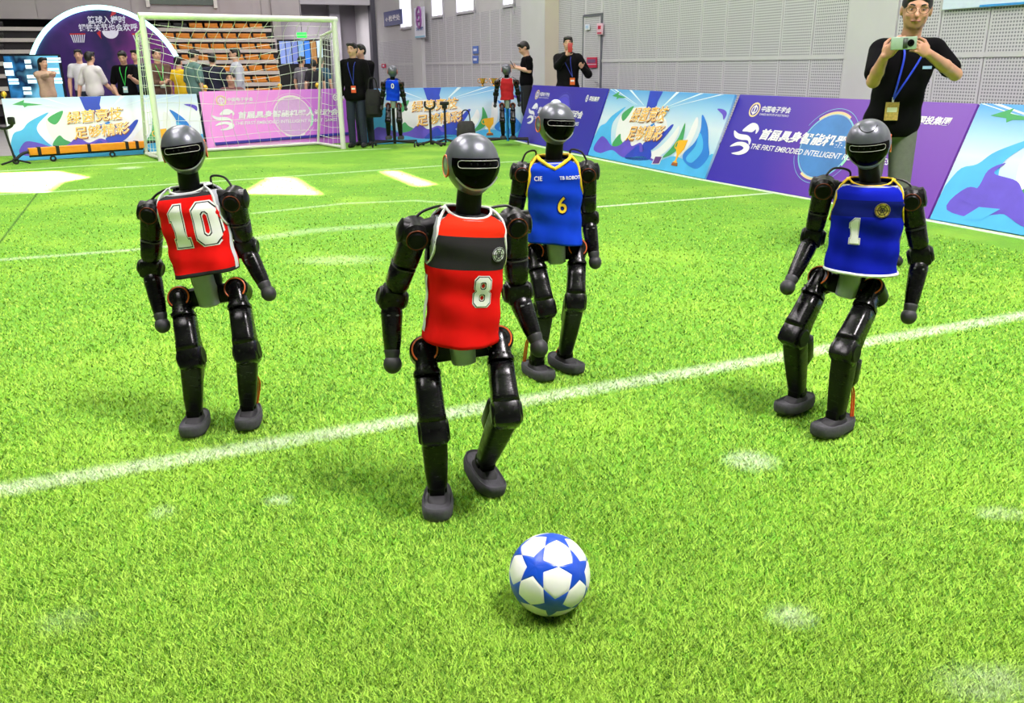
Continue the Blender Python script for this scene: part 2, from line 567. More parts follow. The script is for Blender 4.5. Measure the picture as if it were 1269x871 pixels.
# ================================================================== turf
def turf_material(name, blade=False):
    m = bpy.data.materials.new(name)
    m.use_nodes = True
    nt = m.node_tree
    N, L = nt.nodes, nt.links
    b = N['Principled BSDF']
    geo = N.new('ShaderNodeNewGeometry')
    flat = N.new('ShaderNodeVectorMath'); flat.operation = 'MULTIPLY'
    L.new(geo.outputs['Position'], flat.inputs[0]); flat.inputs[1].default_value = (1, 1, 0)
    P = flat.outputs[0]
    def noise(scale, detail=3.0, rough=0.6):
        n = N.new('ShaderNodeTexNoise')
        n.inputs['Scale'].default_value = scale
        n.inputs['Detail'].default_value = detail
        n.inputs['Roughness'].default_value = rough
        L.new(P, n.inputs['Vector'])
        return n.outputs['Fac']
    def math_(op, a, c=None, clamp=False):
        q = N.new('ShaderNodeMath'); q.operation = op; q.use_clamp = clamp
        for i, v in enumerate((a, c)):
            if v is None: continue
            if isinstance(v, (int, float)): q.inputs[i].default_value = v
            else: L.new(v, q.inputs[i])
        return q.outputs[0]
    def mix(fac, a, c):
        q = N.new('ShaderNodeMix'); q.data_type = 'RGBA'
        L.new(fac, q.inputs[0])
        for i, v in ((6, a), (7, c)):
            if isinstance(v, tuple): q.inputs[i].default_value = v
            else: L.new(v, q.inputs[i])
        return q.outputs[2]
    def rng(v, a, c, lo=0.0, hi=1.0):
        q = N.new('ShaderNodeMapRange'); q.interpolation_type = 'SMOOTHSTEP'
        L.new(v, q.inputs[0])
        q.inputs[1].default_value, q.inputs[2].default_value, q.inputs[3].default_value, q.inputs[4].default_value = a, c, lo, hi
        return q.outputs[0]
    fine = noise(230.0 if not blade else 90.0, 4.0, 0.75)
    mid = noise(9.0, 3.0)
    big = noise(0.9, 2.0)
    c = mix(rng(fine, 0.36, 0.64), lin(TURF_D), lin(TURF_L if blade else TURF_B))
    c = mix(math_('MULTIPLY', rng(mid, 0.42, 0.75), 0.35), c, lin(TURF_M))
    c = mix(math_('MULTIPLY', rng(big, 0.45, 0.7), 0.30), c, lin(TURF_Y))
    if blade:
        at = N.new('ShaderNodeAttribute'); at.attribute_name = 'tone'
        c = mix(rng(at.outputs['Fac'], 0.0, 1.0), mix(math_('MULTIPLY', rng(at.outputs['Fac'], 0.45, 0.0), 0.9), c, lin(TURF_D)), lin(TURF_L))
    # paint marks: world-space strokes
    def seg(a, e, w, soft):
        a = np.array([a[0], a[1], 0.0]); e = np.array([e[0], e[1], 0.0]); ba = e - a
        s1 = N.new('ShaderNodeVectorMath'); s1.operation = 'SUBTRACT'; L.new(P, s1.inputs[0]); s1.inputs[1].default_value = a
        s2 = N.new('ShaderNodeVectorMath'); s2.operation = 'DOT_PRODUCT'; L.new(s1.outputs[0], s2.inputs[0]); s2.inputs[1].default_value = ba / (ba @ ba)
        h = math_('ADD', s2.outputs['Value'], 0.0, True)
        s3 = N.new('ShaderNodeVectorMath'); s3.operation = 'SCALE'; s3.inputs[0].default_value = ba; L.new(h, s3.inputs['Scale'])
        s4 = N.new('ShaderNodeVectorMath'); s4.operation = 'SUBTRACT'; L.new(s1.outputs[0], s4.inputs[0]); L.new(s3.outputs[0], s4.inputs[1])
        s5 = N.new('ShaderNodeVectorMath'); s5.operation = 'LENGTH'; L.new(s4.outputs[0], s5.inputs[0])
        return rng(s5.outputs['Value'], w - soft, w + soft, 1.0, 0.0)
    acc = None
    for pts, w, soft, amt in TURF_LINES:
        pp = [gnd(*q) for q in pts]
        for a, e in zip(pp[:-1], pp[1:]):
            v = math_('MULTIPLY', seg(a, e, w, soft), amt)
            acc = v if acc is None else math_('MAXIMUM', acc, v)
    for (x, y), rx, ry, amt in TURF_SPOTS:
        g = gnd(x, y)
        s1 = N.new('ShaderNodeVectorMath'); s1.operation = 'SUBTRACT'; L.new(P, s1.inputs[0]); s1.inputs[1].default_value = (g[0], g[1], 0)
        s2 = N.new('ShaderNodeVectorMath'); s2.operation = 'DIVIDE'; L.new(s1.outputs[0], s2.inputs[0]); s2.inputs[1].default_value = (rx, ry, 1)
        s5 = N.new('ShaderNodeVectorMath'); s5.operation = 'LENGTH'; L.new(s2.outputs[0], s5.inputs[0])
        acc = math_('MAXIMUM', acc, math_('MULTIPLY', rng(s5.outputs['Value'], 0.25, 1.0, 1.0, 0.0), amt))
    wear = rng(noise(22.0, 4.0, 0.7), 0.30, 0.62)
    acc = math_('MULTIPLY', acc, math_('ADD', math_('MULTIPLY', wear, 0.6), 0.4), True)
    sa, se = gnd(49, 236), gnd(-6, 308)
    c = mix(math_('MULTIPLY', seg(sa, se, 0.010, 0.008), 0.75), c, lin((38, 84, 24)))
    c = mix(acc, c, lin((238, 250, 226)))
    L.new(c, b.inputs['Base Color'])
    b.inputs['Roughness'].default_value = 0.55 if blade else 0.8
    b.inputs['Specular IOR Level'].default_value = 0.25
    if not blade:
        bp = N.new('ShaderNodeBump'); bp.inputs['Strength'].default_value = 0.55; bp.inputs['Distance'].default_value = 0.012
        L.new(noise(160.0, 5.0, 0.8), bp.inputs['Height']); L.new(bp.outputs[0], b.inputs['Normal'])
    MATS[name] = m
    return m

TURF_D, TURF_L, TURF_M, TURF_Y = (40, 102, 18), (200, 240, 98), (124, 204, 44), (184, 224, 78)
TURF_B = (146, 206, 64)  # base tone darkened: the blades' self-shadow put into the colour
TURF_LINES = [
    ([(-60, 618), (1330, 380)], 0.050, 0.035, 0.62),
    ([(741, 256.2), (966, 238.4)], 0.035, 0.02, 0.75),
    ([(0, 322), (160, 310), (320, 295)], 0.045, 0.035, 0.42),
    ([(320, 295), (385, 286), (500, 277)], 0.09, 0.08, 0.28),
    ([(317, 264), (428, 252), (515, 248.5), (560, 252), (640, 258)], 0.045, 0.03, 0.36),
    ([(0, 241), (58, 238), (315, 221.5), (544, 205.5), (640, 200)], 0.045, 0.03, 0.45),
    ([(0, 212), (121, 204.5), (199, 200), (425, 187), (482, 184)], 0.045, 0.03, 0.6),
    ([(640, 174.5), (699, 188.6), (860, 220.8), (1151, 273), (1290, 299)], 0.045, 0.02, 0.9),
]
TURF_SPOTS = [((930, 571), 0.13, 0.11, 0.55), ((980, 765), 0.09, 0.07, 0.4), ((1240, 637), 0.12, 0.06, 0.35), ((345, 620), 0.07, 0.05, 0.45),
              ((200, 635), 0.06, 0.06, 0.25), ((1235, 850), 0.20, 0.10, 0.35), ((420, 322), 0.45, 0.22, 0.22), ((160, 208), 0.25, 0.25, 0.5), ((80, 770), 0.1, 0.08, 0.15)]
M_turf = turf_material('turf')
M_blade = turf_material('turf_blade', True)

def hall_box(name, w0, w1, t0, t1, z0, z1, m, parent=None, kind='structure'):
    """a box in the hall's own axes; local x along -v (left to right facing the right wall), y along u"""
    b = MB().box(t1 - t0, w1 - w0, z1 - z0)
    me = b.mesh(name, smooth=False)
    c = hall((w0 + w1) / 2, (t0 + t1) / 2, (z0 + z1) / 2)
    M = basis(c, -VV, UU, ZZ)
    o = link(name, me, m, parent, M)
    if parent is None and kind: o['kind'] = kind
    return o

# floor slab with turf
fb = MB().box(44.9, 30.9, 0.1)
fl = link('floor', fb.mesh('floor', smooth=False), M_turf, None, basis(hall(-6.8, 10.15, -0.05), VV, -UU, ZZ))
tag(fl, 'green artificial turf pitch with worn white lines', None, None, 'structure')

M_screed = mat('screed_grey', (168, 164, 164), 0.7, var=0.05, scale=2)  # unseen floor added in grey to cut green bounce on the walls
for nm_, w0_, w1_, t0_, t1_ in (('floor_back', -21.9, 8.3, 16.6, 32.0), ('floor_side', 7.25, 8.38, -11.9, 16.6)):
    hall_box(nm_, w0_, w1_, t0_, t1_, -0.04, 0.006, M_screed)
# a fine fringe of turf blades where the camera can tell them apart
WD_LIM = 6.0
def make_blades(n=980000):
    u = RNG.random(n)
    near, far = 1.15, 15.0
    d = 1.0 / (1 / near + u * (1 / far - 1 / near))
    d *= 1.0
    s = (RNG.random(n) * 2 - 1); s = np.where(np.abs(s) < 0.62, s * 0.76 / 0.62, np.sign(s) * (0.76 + 1.5 * ((np.abs(s) - 0.62) / 0.38) ** 1.7))
    X = s * d; Y = d * 1.0
    keep = ((X * UU[0] + Y * UU[1]) < WD_LIM) & (RNG.random(n) > np.clip((d - 5.0) / 9.0, 0, 1) ** 0.8)
    X, Y, d = X[keep], Y[keep], d[keep]; n = len(X)
    base = np.stack([X, Y, np.zeros(n)], 1)
    hgt = (0.007 + 0.010 * RNG.random(n))
    az = RNG.random(n) * 2 * math.pi
    ln = 0.35 + 0.9 * RNG.random(n)
    wd = (0.0011 + 0.0010 * RNG.random(n)) * np.clip(d / 2.0, 1.0, 3.2)
    tip = base + np.stack([np.cos(az) * hgt * ln, np.sin(az) * hgt * ln, hgt], 1)
    a2 = RNG.random(n) * 2 * math.pi
    side = np.stack([np.cos(a2) * wd, np.sin(a2) * wd, np.zeros(n)], 1)
    V = np.stack([base - side, base + side, tip], 1).reshape(-1, 3).astype(np.float32)
    me = bpy.data.meshes.new('turf_blades')
    me.vertices.add(n * 3); me.vertices.foreach_set('co', V.ravel())
    me.loops.add(n * 3); me.loops.foreach_set('vertex_index', np.arange(n * 3, dtype=np.int32))
    me.polygons.add(n); me.polygons.foreach_set('loop_start', np.arange(0, n * 3, 3, dtype=np.int32))
    me.update(calc_edges=True)
    at = me.attributes.new('tone', 'FLOAT', 'POINT')
    at.data.foreach_set('value', np.repeat(RNG.random(n).astype(np.float32), 3))
    return me
tag(link('turf_blades', make_blades(), M_blade), 'short green artificial grass blades over the pitch', 'grass', None, 'stuff')

# ================================================================== hall shell
M_wall = mat('wall_plaster', (200, 200, 200), 0.8, var=0.03, scale=3)
M_pillar = mat('pillar_paint', (202, 203, 203), 0.75, var=0.03, scale=2)
M_beige = mat('pillar_paint_warm', (206, 198, 180), 0.75, var=0.03, scale=2)
M_dark = mat('black_matte', (16, 16, 18), 0.6)
M_ceil = mat('ceiling_paint', (215, 215, 212), 0.9, var=0.03, scale=2)
M_concrete = mat('concrete_grey', (186, 180, 180), 0.85, var=0.06, scale=1.3)
M_greywall = mat('recess_grey', (148, 144, 150), 0.85, var=0.04, scale=1.0)
M_winlight = mat('window_daylight', (236, 236, 246), 0.4, emit=1.5, var=0.02)
M_steel = mat('brushed_steel', (150, 150, 155), 0.35, 0.9)

def perforated():
    m = bpy.data.materials.new('perforated_panel')
    m.use_nodes = True
    N, L = m.node_tree.nodes, m.node_tree.links
    b = N['Principled BSDF']
    tc = N.new('ShaderNodeTexCoord')
    sp = N.new('ShaderNodeSeparateXYZ'); L.new(tc.outputs['Object'], sp.inputs[0])
    def M_(op, a, c=None):
        q = N.new('ShaderNodeMath'); q.operation = op
        for i, v in enumerate((a, c)):
            if v is None: continue
            if isinstance(v, (int, float)): q.inputs[i].default_value = v
            else: L.new(v, q.inputs[i])
        return q.outputs[0]
    pitch = 0.034
    x = M_('SUBTRACT', M_('FRACT', M_('DIVIDE', sp.outputs[0], pitch)), 0.5)
    z = M_('SUBTRACT', M_('FRACT', M_('DIVIDE', sp.outputs[2], pitch)), 0.5)
    r = M_('SQRT', M_('ADD', M_('MULTIPLY', x, x), M_('MULTIPLY', z, z)))
    hole = M_('LESS_THAN', r, 0.31)
    inside = M_('LESS_THAN', M_('ABSOLUTE', sp.outputs[0]), 0.262)
    fac = M_('MULTIPLY', hole, inside)
    mx = N.new('ShaderNodeMix'); mx.data_type = 'RGBA'
    L.new(fac, mx.inputs[0])
    mx.inputs[6].default_value = lin((204, 204, 207)); mx.inputs[7].default_value = lin((130, 132, 138))
    L.new(mx.outputs[2], b.inputs['Base Color'])
    b.inputs['Roughness'].default_value = 0.6
    return m
M_perf = perforated()

WD = 8.40                                       # distance of the right wall along u
TB = 29.5                                       # distance of the back wall along v
def wall_t(x, w=WD):
    r = ray(x, 75.0)
    s = (w - C0 @ UU) / (r @ UU)
    return (C0 + r * s) @ VV
def on_wall(x, y, w=WD):
    r = ray(x, y)
    return C0 + r * ((w - C0 @ UU) / (r @ UU))
def on_back(x, y, t=TB):
    r = ray(x, y)
    return C0 + r * ((t - C0 @ VV) / (r @ VV))

wr = hall_box('wall_right', WD + 0.03, WD + 0.25, -12.0, TB + 2.8, 0, CEIL, M_wall)
t_p1a, t_p1b = wall_t(1106), wall_t(1047)        # flush pillar behind the photographer
t_p2a, t_p2b = wall_t(692), wall_t(662)          # pillar with warm side
t_p3a, t_p3b = wall_t(527), wall_t(516)
panel_cache = {}
def panel(t0, t1, z0, z1):
    key = (round(t1 - t0, 3), round(z1 - z0, 3))
    if key not in panel_cache:
        me = MB().box(key[0] - 0.012, 0.024, key[1] - 0.012, bev=0.004).mesh('wall_panel', smooth=False)
        me.materials.append(M_perf)
        panel_cache[key] = me
    c = hall(WD + 0.012, (t0 + t1) / 2, (z0 + z1) / 2)
    link('wall_panel', panel_cache[key], None, wr, basis(c, -VV, UU, ZZ))
def panels(t_from, t_to, rows):
    n = max(1, round((t_to - t_from) / 0.6))
    s = (t_to - t_from) / n
    for k in range(n):
        for z0, z1 in rows:
            panel(t_from + k * s, t_from + (k + 1) * s, z0, z1)
NEAR_ROWS = [(0.06, 1.40), (1.40, 2.60), (2.60, 3.80)]
FAR_ROWS = [(0.06, 1.40), (1.40, 2.55)]
panels(3.6, t_p1a, NEAR_ROWS)
t_d0, t_d1 = wall_t(746), wall_t(723)            # door leaf in the panelled wall
panels(t_p1b, t_d0, NEAR_ROWS)
panels(t_d0, t_d1, [(2.22, 3.0)])
panels(t_d1, t_p2a, NEAR_ROWS)
panels(t_p2b, t_p3a, FAR_ROWS)
panels(t_p3b, TB - 0.2, [(0.06, 1.40), (1.40, 2.1)])
hall_box('trim_1', WD - 0.02, WD + 0.04, t_p1a, t_p1b, 0, CEIL, M_pillar)
hall_box('trim_2', WD - 0.30, WD + 0.04, t_p2a, t_p2b, 0, CEIL, M_beige)
hall_box('trim_3', WD - 0.10, WD + 0.04, t_p3a, t_p3b, 0, CEIL, M_pillar)
hall_box('trim_4', WD - 0.31, WD - 0.29, t_p2a + 0.01, t_p2b, 0, CEIL, M_pillar)
for a_, c_ in ((3.6, t_p1a), (t_p1b, t_d0), (t_d1, t_p2a), (t_p2b, t_p3a), (t_p3b, TB - 0.2)):
    hall_box('panel_rail', WD - 0.008, WD + 0.02, a_, c_, 1.375, 1.425, M_pillar, wr)
# door
dr = hall_box('door_1', WD - 0.02, WD + 0.03, t_d0 + 0.03, t_d1 - 0.03, 0.02, 2.18, M_perf)
M_line = mat('door_gap', (120, 124, 132), 0.5, 0.3)
for nm, a, c, z0, z1 in (('door_jamb', t_d0, t_d0 + 0.03, 0, 2.2), ('door_jamb', t_d1 - 0.03, t_d1, 0, 2.2), ('door_head', t_d0, t_d1, 2.18, 2.215)):
    hall_box(nm, WD - 0.03, WD + 0.03, a, c, z0, z1, M_line, dr)
hb = MB(); hb.tube(np.array([[0, 0, 0], [0, -0.05, 0], [0.1, -0.05, 0]]), 0.012)
link('door_handle', hb.mesh('door_handle'), M_steel, dr, basis(hall(WD - 0.03, t_d0 + 0.12, 1.02), -VV, UU, ZZ))
# high windows in the far stretch of the wall
k = 1
for x0, x1 in ((499, 514), (538, 551), (568, 589), (625, 637), (653, 661)):
    ta, tb2 = wall_t(x1), wall_t(x0)
    wn = hall_box('window_%d' % k, WD + 0.0, WD + 0.03, ta, tb2, 2.62 if k > 1 else 2.45, 5.6, M_winlight)
    M_wf = mat('window_frame_grey', (190, 190, 196), 0.5)
    hall_box('window_frame', WD - 0.02, WD + 0.03, ta - 0.05, ta, 2.4, 5.65, M_wf, wn)
    hall_box('window_frame', WD - 0.02, WD + 0.03, tb2, tb2 + 0.05, 2.4, 5.65, M_wf, wn)
    hall_box('window_sill', WD - 0.03, WD + 0.03, ta - 0.05, tb2 + 0.05, (2.62 if k > 1 else 2.45) - 0.06, 2.62 if k > 1 else 2.45, M_wf, wn)
    k += 1

# back wall: pieces around the recess and over the stand
W_RC = on_back(350, 60) @ UU                      # left edge of the recess
W_CR = WD
hall_box('wall_back', W_RC, W_CR + 0.3, TB, TB + 0.3, 3.25, CEIL, mat('lintel_grey', (196, 193, 198), 0.8, var=0.03, scale=1))
hall_box('wall_back_recess', -22.3, W_CR + 0.3, TB + 2.6, TB + 2.8, 0, CEIL, M_greywall)
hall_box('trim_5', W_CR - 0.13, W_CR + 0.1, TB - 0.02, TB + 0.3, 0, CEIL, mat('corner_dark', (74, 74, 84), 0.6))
hall_box('trim_6', W_CR - 0.95, W_CR - 0.60, TB + 2.3, TB + 2.6, 0, CEIL, mat('recess_column', (182, 180, 188), 0.8))
hall_box('wall_back_upper', -26, W_RC, TB + 0.0, TB + 0.25, 2.72, CEIL, M_concrete)
hall_box('wall_back_lower', -26, W_RC, TB + 1.2, TB + 1.4, 0, 2.8, mat('stand_back', (70, 66, 68), 0.9))
hall_box('trim_7', W_RC - 0.25, W_RC, TB - 0.1, TB + 0.3, 0, CEIL, M_concrete)
# joints between the concrete slabs of the upper back wall
for i, w in enumerate(np.arange(-9.0, W_RC - 0.5, 1.25)):
    hall_box('slab', w + 0.01, w + 1.24, TB - 0.03, TB + 0.0, 2.72, 6.5, M_concrete, bpy.data.objects['wall_back_upper'])
# the high strip window over the stand
wa, wb = on_back(185, 3) @ UU, on_back(264, 3) @ UU
wn = hall_box('window_6', wa, wb, TB - 0.10, TB - 0.04, on_back(220, 6)[2], 5.6, mat('strip_glass', (96, 108, 100), 0.25, spec=0.6))
for w in (wa - 0.1, wb):
    hall_box('window_frame', w, w + 0.1, TB - 0.14, TB - 0.03, on_back(220, 6)[2] - 0.08, 5.6, mat('window_frame_white', (235, 232, 224), 0.5), wn)

recess_fill = area(tuple(hall((W_RC + W_CR) / 2, TB + 1.4, 3.1)), (1.6, 1.0), 60, None, WARM)  # added fill lamp, unseen, to brighten the recess under the lintel
# left side and the wall behind the camera
hall_box('wall_left', -22.3, -22, -12, TB + 2.8, 0, CEIL, M_wall)
hall_box('wall_front', -22, WD, -12.3, -12, 0, CEIL, M_wall)

# ceiling with three unseen openings, shaped so the sun patches fall in place
def ceiling():
    def up(pts):
        out = []
        for p in pts:
            g = gnd(*p) + SUN_DIR * (CEIL / SUN_DIR[2])
            out.append((g[0], g[1]))
        return out
    holes = [up([(296, 239.5), (331, 220), (362, 219.5), (396, 241.5)]),
             up([(468, 212.0), (488, 211), (537, 228.5), (515, 232)]),
             up([(-90, 217), (68, 211.5), (108, 220), (74, 226), (56, 238), (-90, 238)])]
    outer = [tuple(hall(w, t)[:2]) for w, t in ((-23, -13), (WD + 0.3, -13), (WD + 0.3, TB + 3), (-23, TB + 3))]
    bm = bmesh.new()
    for lp in [outer] + holes:
        vs = [bm.verts.new((x, y, CEIL)) for x, y in lp]
        for i in range(len(vs)):
            bm.edges.new((vs[i], vs[(i + 1) % len(vs)]))
    bmesh.ops.triangle_fill(bm, edges=list(bm.edges), use_beauty=True)
    ext = bmesh.ops.extrude_face_region(bm, geom=list(bm.faces))
    for g in ext['geom']:
        if isinstance(g, bmesh.types.BMVert): g.co.z += 0.12
    bmesh.ops.recalc_face_normals(bm, faces=list(bm.faces))
    me = bpy.data.meshes.new('ceiling'); bm.to_mesh(me); bm.free()
    return me
ce = link('ceiling', ceiling(), M_ceil); ce['kind'] = 'structure'

# ================================================================== humanoid robots
M_shell = mat('robot_black_shell', (6, 6, 7), 0.24, 0.0, var=0.25, scale=60, spec=0.32, rvar=0.06, bump=0.05, bscale=300)
M_shell2 = mat('robot_black_satin', (5, 5, 6), 0.34, 0.0, spec=0.25, var=0.2, scale=40, rvar=0.1)
M_joint = mat('robot_joint_black', (4, 4, 5), 0.42, 0.0, spec=0.15, rvar=0.1)
M_helmet = mat('robot_helmet_grey', (96, 99, 107), 0.32, 0.40, var=0.05, scale=50, coat=0.12)
M_visor = mat('visor_black_glass', (3, 3, 4), 0.10, 0.0, spec=0.06)
M_rim = mat('visor_rim_silver', (176, 178, 184), 0.3, 0.5)
M_orange = mat('orange_ring', (224, 104, 46), 0.45, var=0.1)
M_hand = mat('rubber_ball_grey', (44, 44, 47), 0.55, var=0.1)
M_sole = mat('foot_rubber_grey', (66, 66, 70), 0.85, var=0.18, scale=80, bump=0.3, bscale=250)
M_plate = mat('waist_plate_grey', (140, 150, 146), 0.45, 0.25, var=0.05)
M_torso = mat('torso_grey', (176, 180, 186), 0.5, var=0.05)
M_cable = mat('cable_black', (14, 14, 15), 0.5)
M_wire = mat('cable_orange', (222, 84, 24), 0.5)
M_white = mat('white_cloth_print', (240, 240, 238), 0.8, var=0.03)
M_red = mat('jersey_red', (226, 18, 14), 0.85, var=0.06, scale=14, bump=0.15, bscale=600, spec=0.12)
M_redtop = mat('jersey_orange_red', (240, 46, 18), 0.85, var=0.05, scale=14, bump=0.15, bscale=600, spec=0.12)
M_char = mat('jersey_charcoal', (46, 44, 46), 0.9, var=0.08, scale=14, bump=0.15, bscale=600, spec=0.12)
M_blue = mat('jersey_royal_blue', (14, 62, 206), 0.85, var=0.06, scale=14, bump=0.15, bscale=600, spec=0.12)
M_navyblue = mat('jersey_deep_blue', (8, 26, 172), 0.85, var=0.06, scale=14, bump=0.15, bscale=600, spec=0.12)
M_navyband = mat('jersey_navy_band', (8, 22, 104), 0.85, var=0.06, scale=14, bump=0.15, bscale=600, spec=0.12)
M_yellow = mat('yellow_trim', (250, 206, 40), 0.75, var=0.04)
M_pale = mat('pale_trim', (226, 228, 232), 0.8, var=0.03)
M_gold = mat('gold_print', (226, 196, 92), 0.5, var=0.15, scale=120)
M_grey = mat('mid_grey_print', (150, 150, 154), 0.7)

# ---- templates, local metres: z along the limb, +y forward, x sideways
def tmpl(b, name, m, angle=40):
    me = b.mesh(name, True, None, angle)
    me.materials.append(m)
    return me
HA, HB, HCT, HCB = 0.0765, 0.088, 0.086, 0.093
def head_pt(az, el, off=0.0):
    ce_, se = np.cos(el), np.sin(el)
    x = HA * np.sign(np.sin(az)) * np.abs(np.sin(az)) ** 0.92 * ce_ ** 0.92
    y = -HB * np.sign(np.cos(az)) * np.abs(np.cos(az)) ** 0.92 * ce_ ** 0.92
    z = np.where(se > 0, HCT, HCB) * np.sign(se) * np.abs(se)
    low = np.clip(-z / HCB, 0, 1)
    x = x * (1 - 0.30 * low ** 1.6)
    y = np.where(y < 0, y * (1 - 0.10 * low ** 1.8), y * (1 - 0.34 * low ** 1.2))
    p = np.stack([x, y, z], -1)
    n = p / np.array([HA ** 2, HB ** 2, 0.088 ** 2])
    n = n / np.linalg.norm(n, axis=-1, keepdims=True)
    return p + n * off
def t_helmet():
    el = np.radians(np.linspace(-88, 89.5, 40)); az = np.radians(np.linspace(-180, 180, 56, endpoint=False))
    E, A = np.meshgrid(el, az, indexing='ij')
    b = MB(); P = head_pt(A, E)
    b.grid(P, wrap=True)
    b.add(np.array([[0, 0, -HCB], [0, 0, HCT]]), [])
    n = b.n
    f0 = [(j, n - 2, (j + 1) % 56) for j in range(56)]
    top = 39 * 56
    f1 = [(top + j, top + (j + 1) % 56, n - 1) for j in range(56)]
    for q in f0 + f1: b.f.append(q); b.mi.append(0)
    return tmpl(b, 'helmet', M_helmet, 60)
V_TOP, V_W = 13.0, 63.0
def v_bot(s): return V_TOP - 16.0 - 40.0 * np.clip(1 - np.abs(s) ** 2.6, 0, 1) ** 0.62
def t_visor():
    s = np.linspace(-1, 1, 45); t = np.linspace(0, 1, 22)
    S, T = np.meshgrid(s, t, indexing='ij')
    el = np.radians(V_TOP + T * (v_bot(S) - V_TOP)); az = np.radians(S * V_W)
    b = MB(); b.grid(head_pt(az, el, 0.0028), flip=True)
    # edge skirt so that the glass has thickness
    loop = [(s_, 0.0) for s_ in s] + [(1.0, t_) for t_ in t[1:]] + [(s_, 1.0) for s_ in s[::-1][1:]] + [(-1.0, t_) for t_ in t[::-1][1:-1]]
    A = np.array(loop)
    el = np.radians(V_TOP + A[:, 1] * (v_bot(A[:, 0]) - V_TOP)); az = np.radians(A[:, 0] * V_W)
    P0, P1 = head_pt(az, el, 0.0028), head_pt(az, el, -0.004)
    G = np.stack([np.vstack([P0, P0[:1]]), np.vstack([P1, P1[:1]])])
    b.grid(G)
    return tmpl(b, 'visor', M_visor, 50)
def t_chin():
    s = np.linspace(-0.90, 0.90, 40)
    b = MB(); b.tube(head_pt(np.radians(s * V_W), np.radians(v_bot(s) - 1.0), 0.0030), 0.0030, 6)
    return tmpl(b, 'chin_rim', M_rim)
def t_eye():
    a = np.linspace(0, 2 * math.pi, 60, endpoint=False)
    c, s = np.cos(a), np.sin(a)
    az = np.clip(c * 1.9, -1, 1) * 40 + 6 * c; el = 2.5 + 6.3 * np.clip(s * 1.5, -1, 1)
    pth = smooth_pts([(-46, 2.5), (-44, 7), (-38, 8.8)] + [(q, 8.8) for q in range(-30, 31, 10)] + [(38, 8.8), (44, 7), (46, 2.5), (44, -2), (38, -3.8)] + [(q, -3.8) for q in range(30, -31, -10)] + [(-38, -3.8), (-44, -2)], 4, True)
    az, el = pth[:, 0], pth[:, 1]
    b = MB(); b.tube(head_pt(np.radians(az), np.radians(el), 0.0036), 0.0010, 5, True)
    return tmpl(b, 'eye_slot_outline', mat('eye_outline', (168, 166, 160), 0.35, emit=0.06))
def t_lens():
    b = MB()
    for k in (-18, -6, 6, 18):
        p = head_pt(np.radians(float(k)), np.radians(2.5), 0.003)
        b.ell(0.003, 0.002, 0.003, p, 8, 6)
    return tmpl(b, 'camera_lenses', M_joint)
def t_earring():
    b = MB(); ring(0.030, 0.0028, 32, 6, 'x', (0, 0, 0), b)
    return tmpl(b, 'ear_ring', M_orange)
def t_ear():
    b = cyl(0.029, 0.008, 28, 'x', 0.003)
    return tmpl(b, 'ear_disc', mat('ear_grey', (84, 86, 92), 0.4, 0.4))
def t_brow():
    s = np.linspace(-1, 1, 31)
    b = MB(); b.tube(head_pt(np.radians(s * 40), np.radians(40 + np.abs(s) ** 1.6 * 18), 0.0010), 0.0013, 5)
    return tmpl(b, 'helmet_seam', M_joint)
def t_knob():
    b = MB(); b.loft([(0, 0.022, 0.022), (0.006, 0.020, 0.020), (0.012, 0.013, 0.013), (0.0145, 0.005, 0.005)], 20)
    return tmpl(b, 'crown_knob', mat('crown_pale', (190, 205, 205), 0.4, 0.2))
def t_neck():
    b = MB(); b.loft([(-0.05, 0.040, 0.040), (0.02, 0.036, 0.036), (0.03, 0.037, 0.037), (0.075, 0.036, 0.037), (0.085, 0.041, 0.042), (0.12, 0.038, 0.040)], 24)
    return tmpl(b, 'neck', M_joint)
def t_shoulder():
    b = cyl(0.043, 0.090, 28, 'y', 0.014); b.loft([(-0.052, 0.02, 0.02), (-0.045, 0.036, 0.036), (0.045, 0.036, 0.036), (0.052, 0.02, 0.02)], 24, Matrix.Rotation(math.pi / 2, 4, 'Y'))
    return tmpl(b, 'shoulder_motor', M_shell2)
def t_shring(): return tmpl(ring(0.030, 0.0020, 28, 6, 'y', (0, 0.044, 0)), 'shoulder_ring', mat('shoulder_ring_rust', (120, 52, 30), 0.45))
def t_shcap():
    b = cyl(0.026, 0.014, 24, 'y', 0.004, (0, 0.046, 0))
    return tmpl(b, 'shoulder_cap', M_joint)
def t_uarm():
    b = MB(); b.loft([(0.0, 0.030, 0.032, 2.6), (0.04, 0.036, 0.039, 2.8), (0.12, 0.038, 0.041, 3), (0.40, 0.037, 0.040, 3), (0.46, 0.035, 0.038, 3), (0.465, 0.031, 0.034, 3)], 28)
    return tmpl(b, 'upper_arm_shell', M_shell)
def t_uarm2():
    b = MB(); b.loft([(0.46, 0.033, 0.036, 3), (0.475, 0.036, 0.039, 3), (0.74, 0.035, 0.037, 3), (0.80, 0.031, 0.033, 3), (0.84, 0.026, 0.028, 2.5)], 28)
    return tmpl(b, 'lower_arm_cuff', M_shell)
def t_elbow():
    b = MB(); b.box(0.076, 0.074, 0.076, bev=0.020)
    e = cyl(0.030, 0.086, 24, 'x', 0.005)
    for v, in zip(e.v): b.add(v, e.f)
    return tmpl(b, 'elbow', M_shell2)
def t_elring(): return tmpl(ring(0.022, 0.0022, 24, 6, 'x'), 'elbow_ring', mat('elbow_ring_grey', (58, 58, 62), 0.4, 0.3))
def t_band():
    b = MB(); b.loft([(-0.003, 0.0355, 0.0385, 3), (-0.002, 0.0372, 0.0402, 3), (0.002, 0.0372, 0.0402, 3), (0.003, 0.0355, 0.0385, 3)], 28)
    return tmpl(b, 'arm_band', mat('arm_band_grey', (40, 40, 43), 0.4))
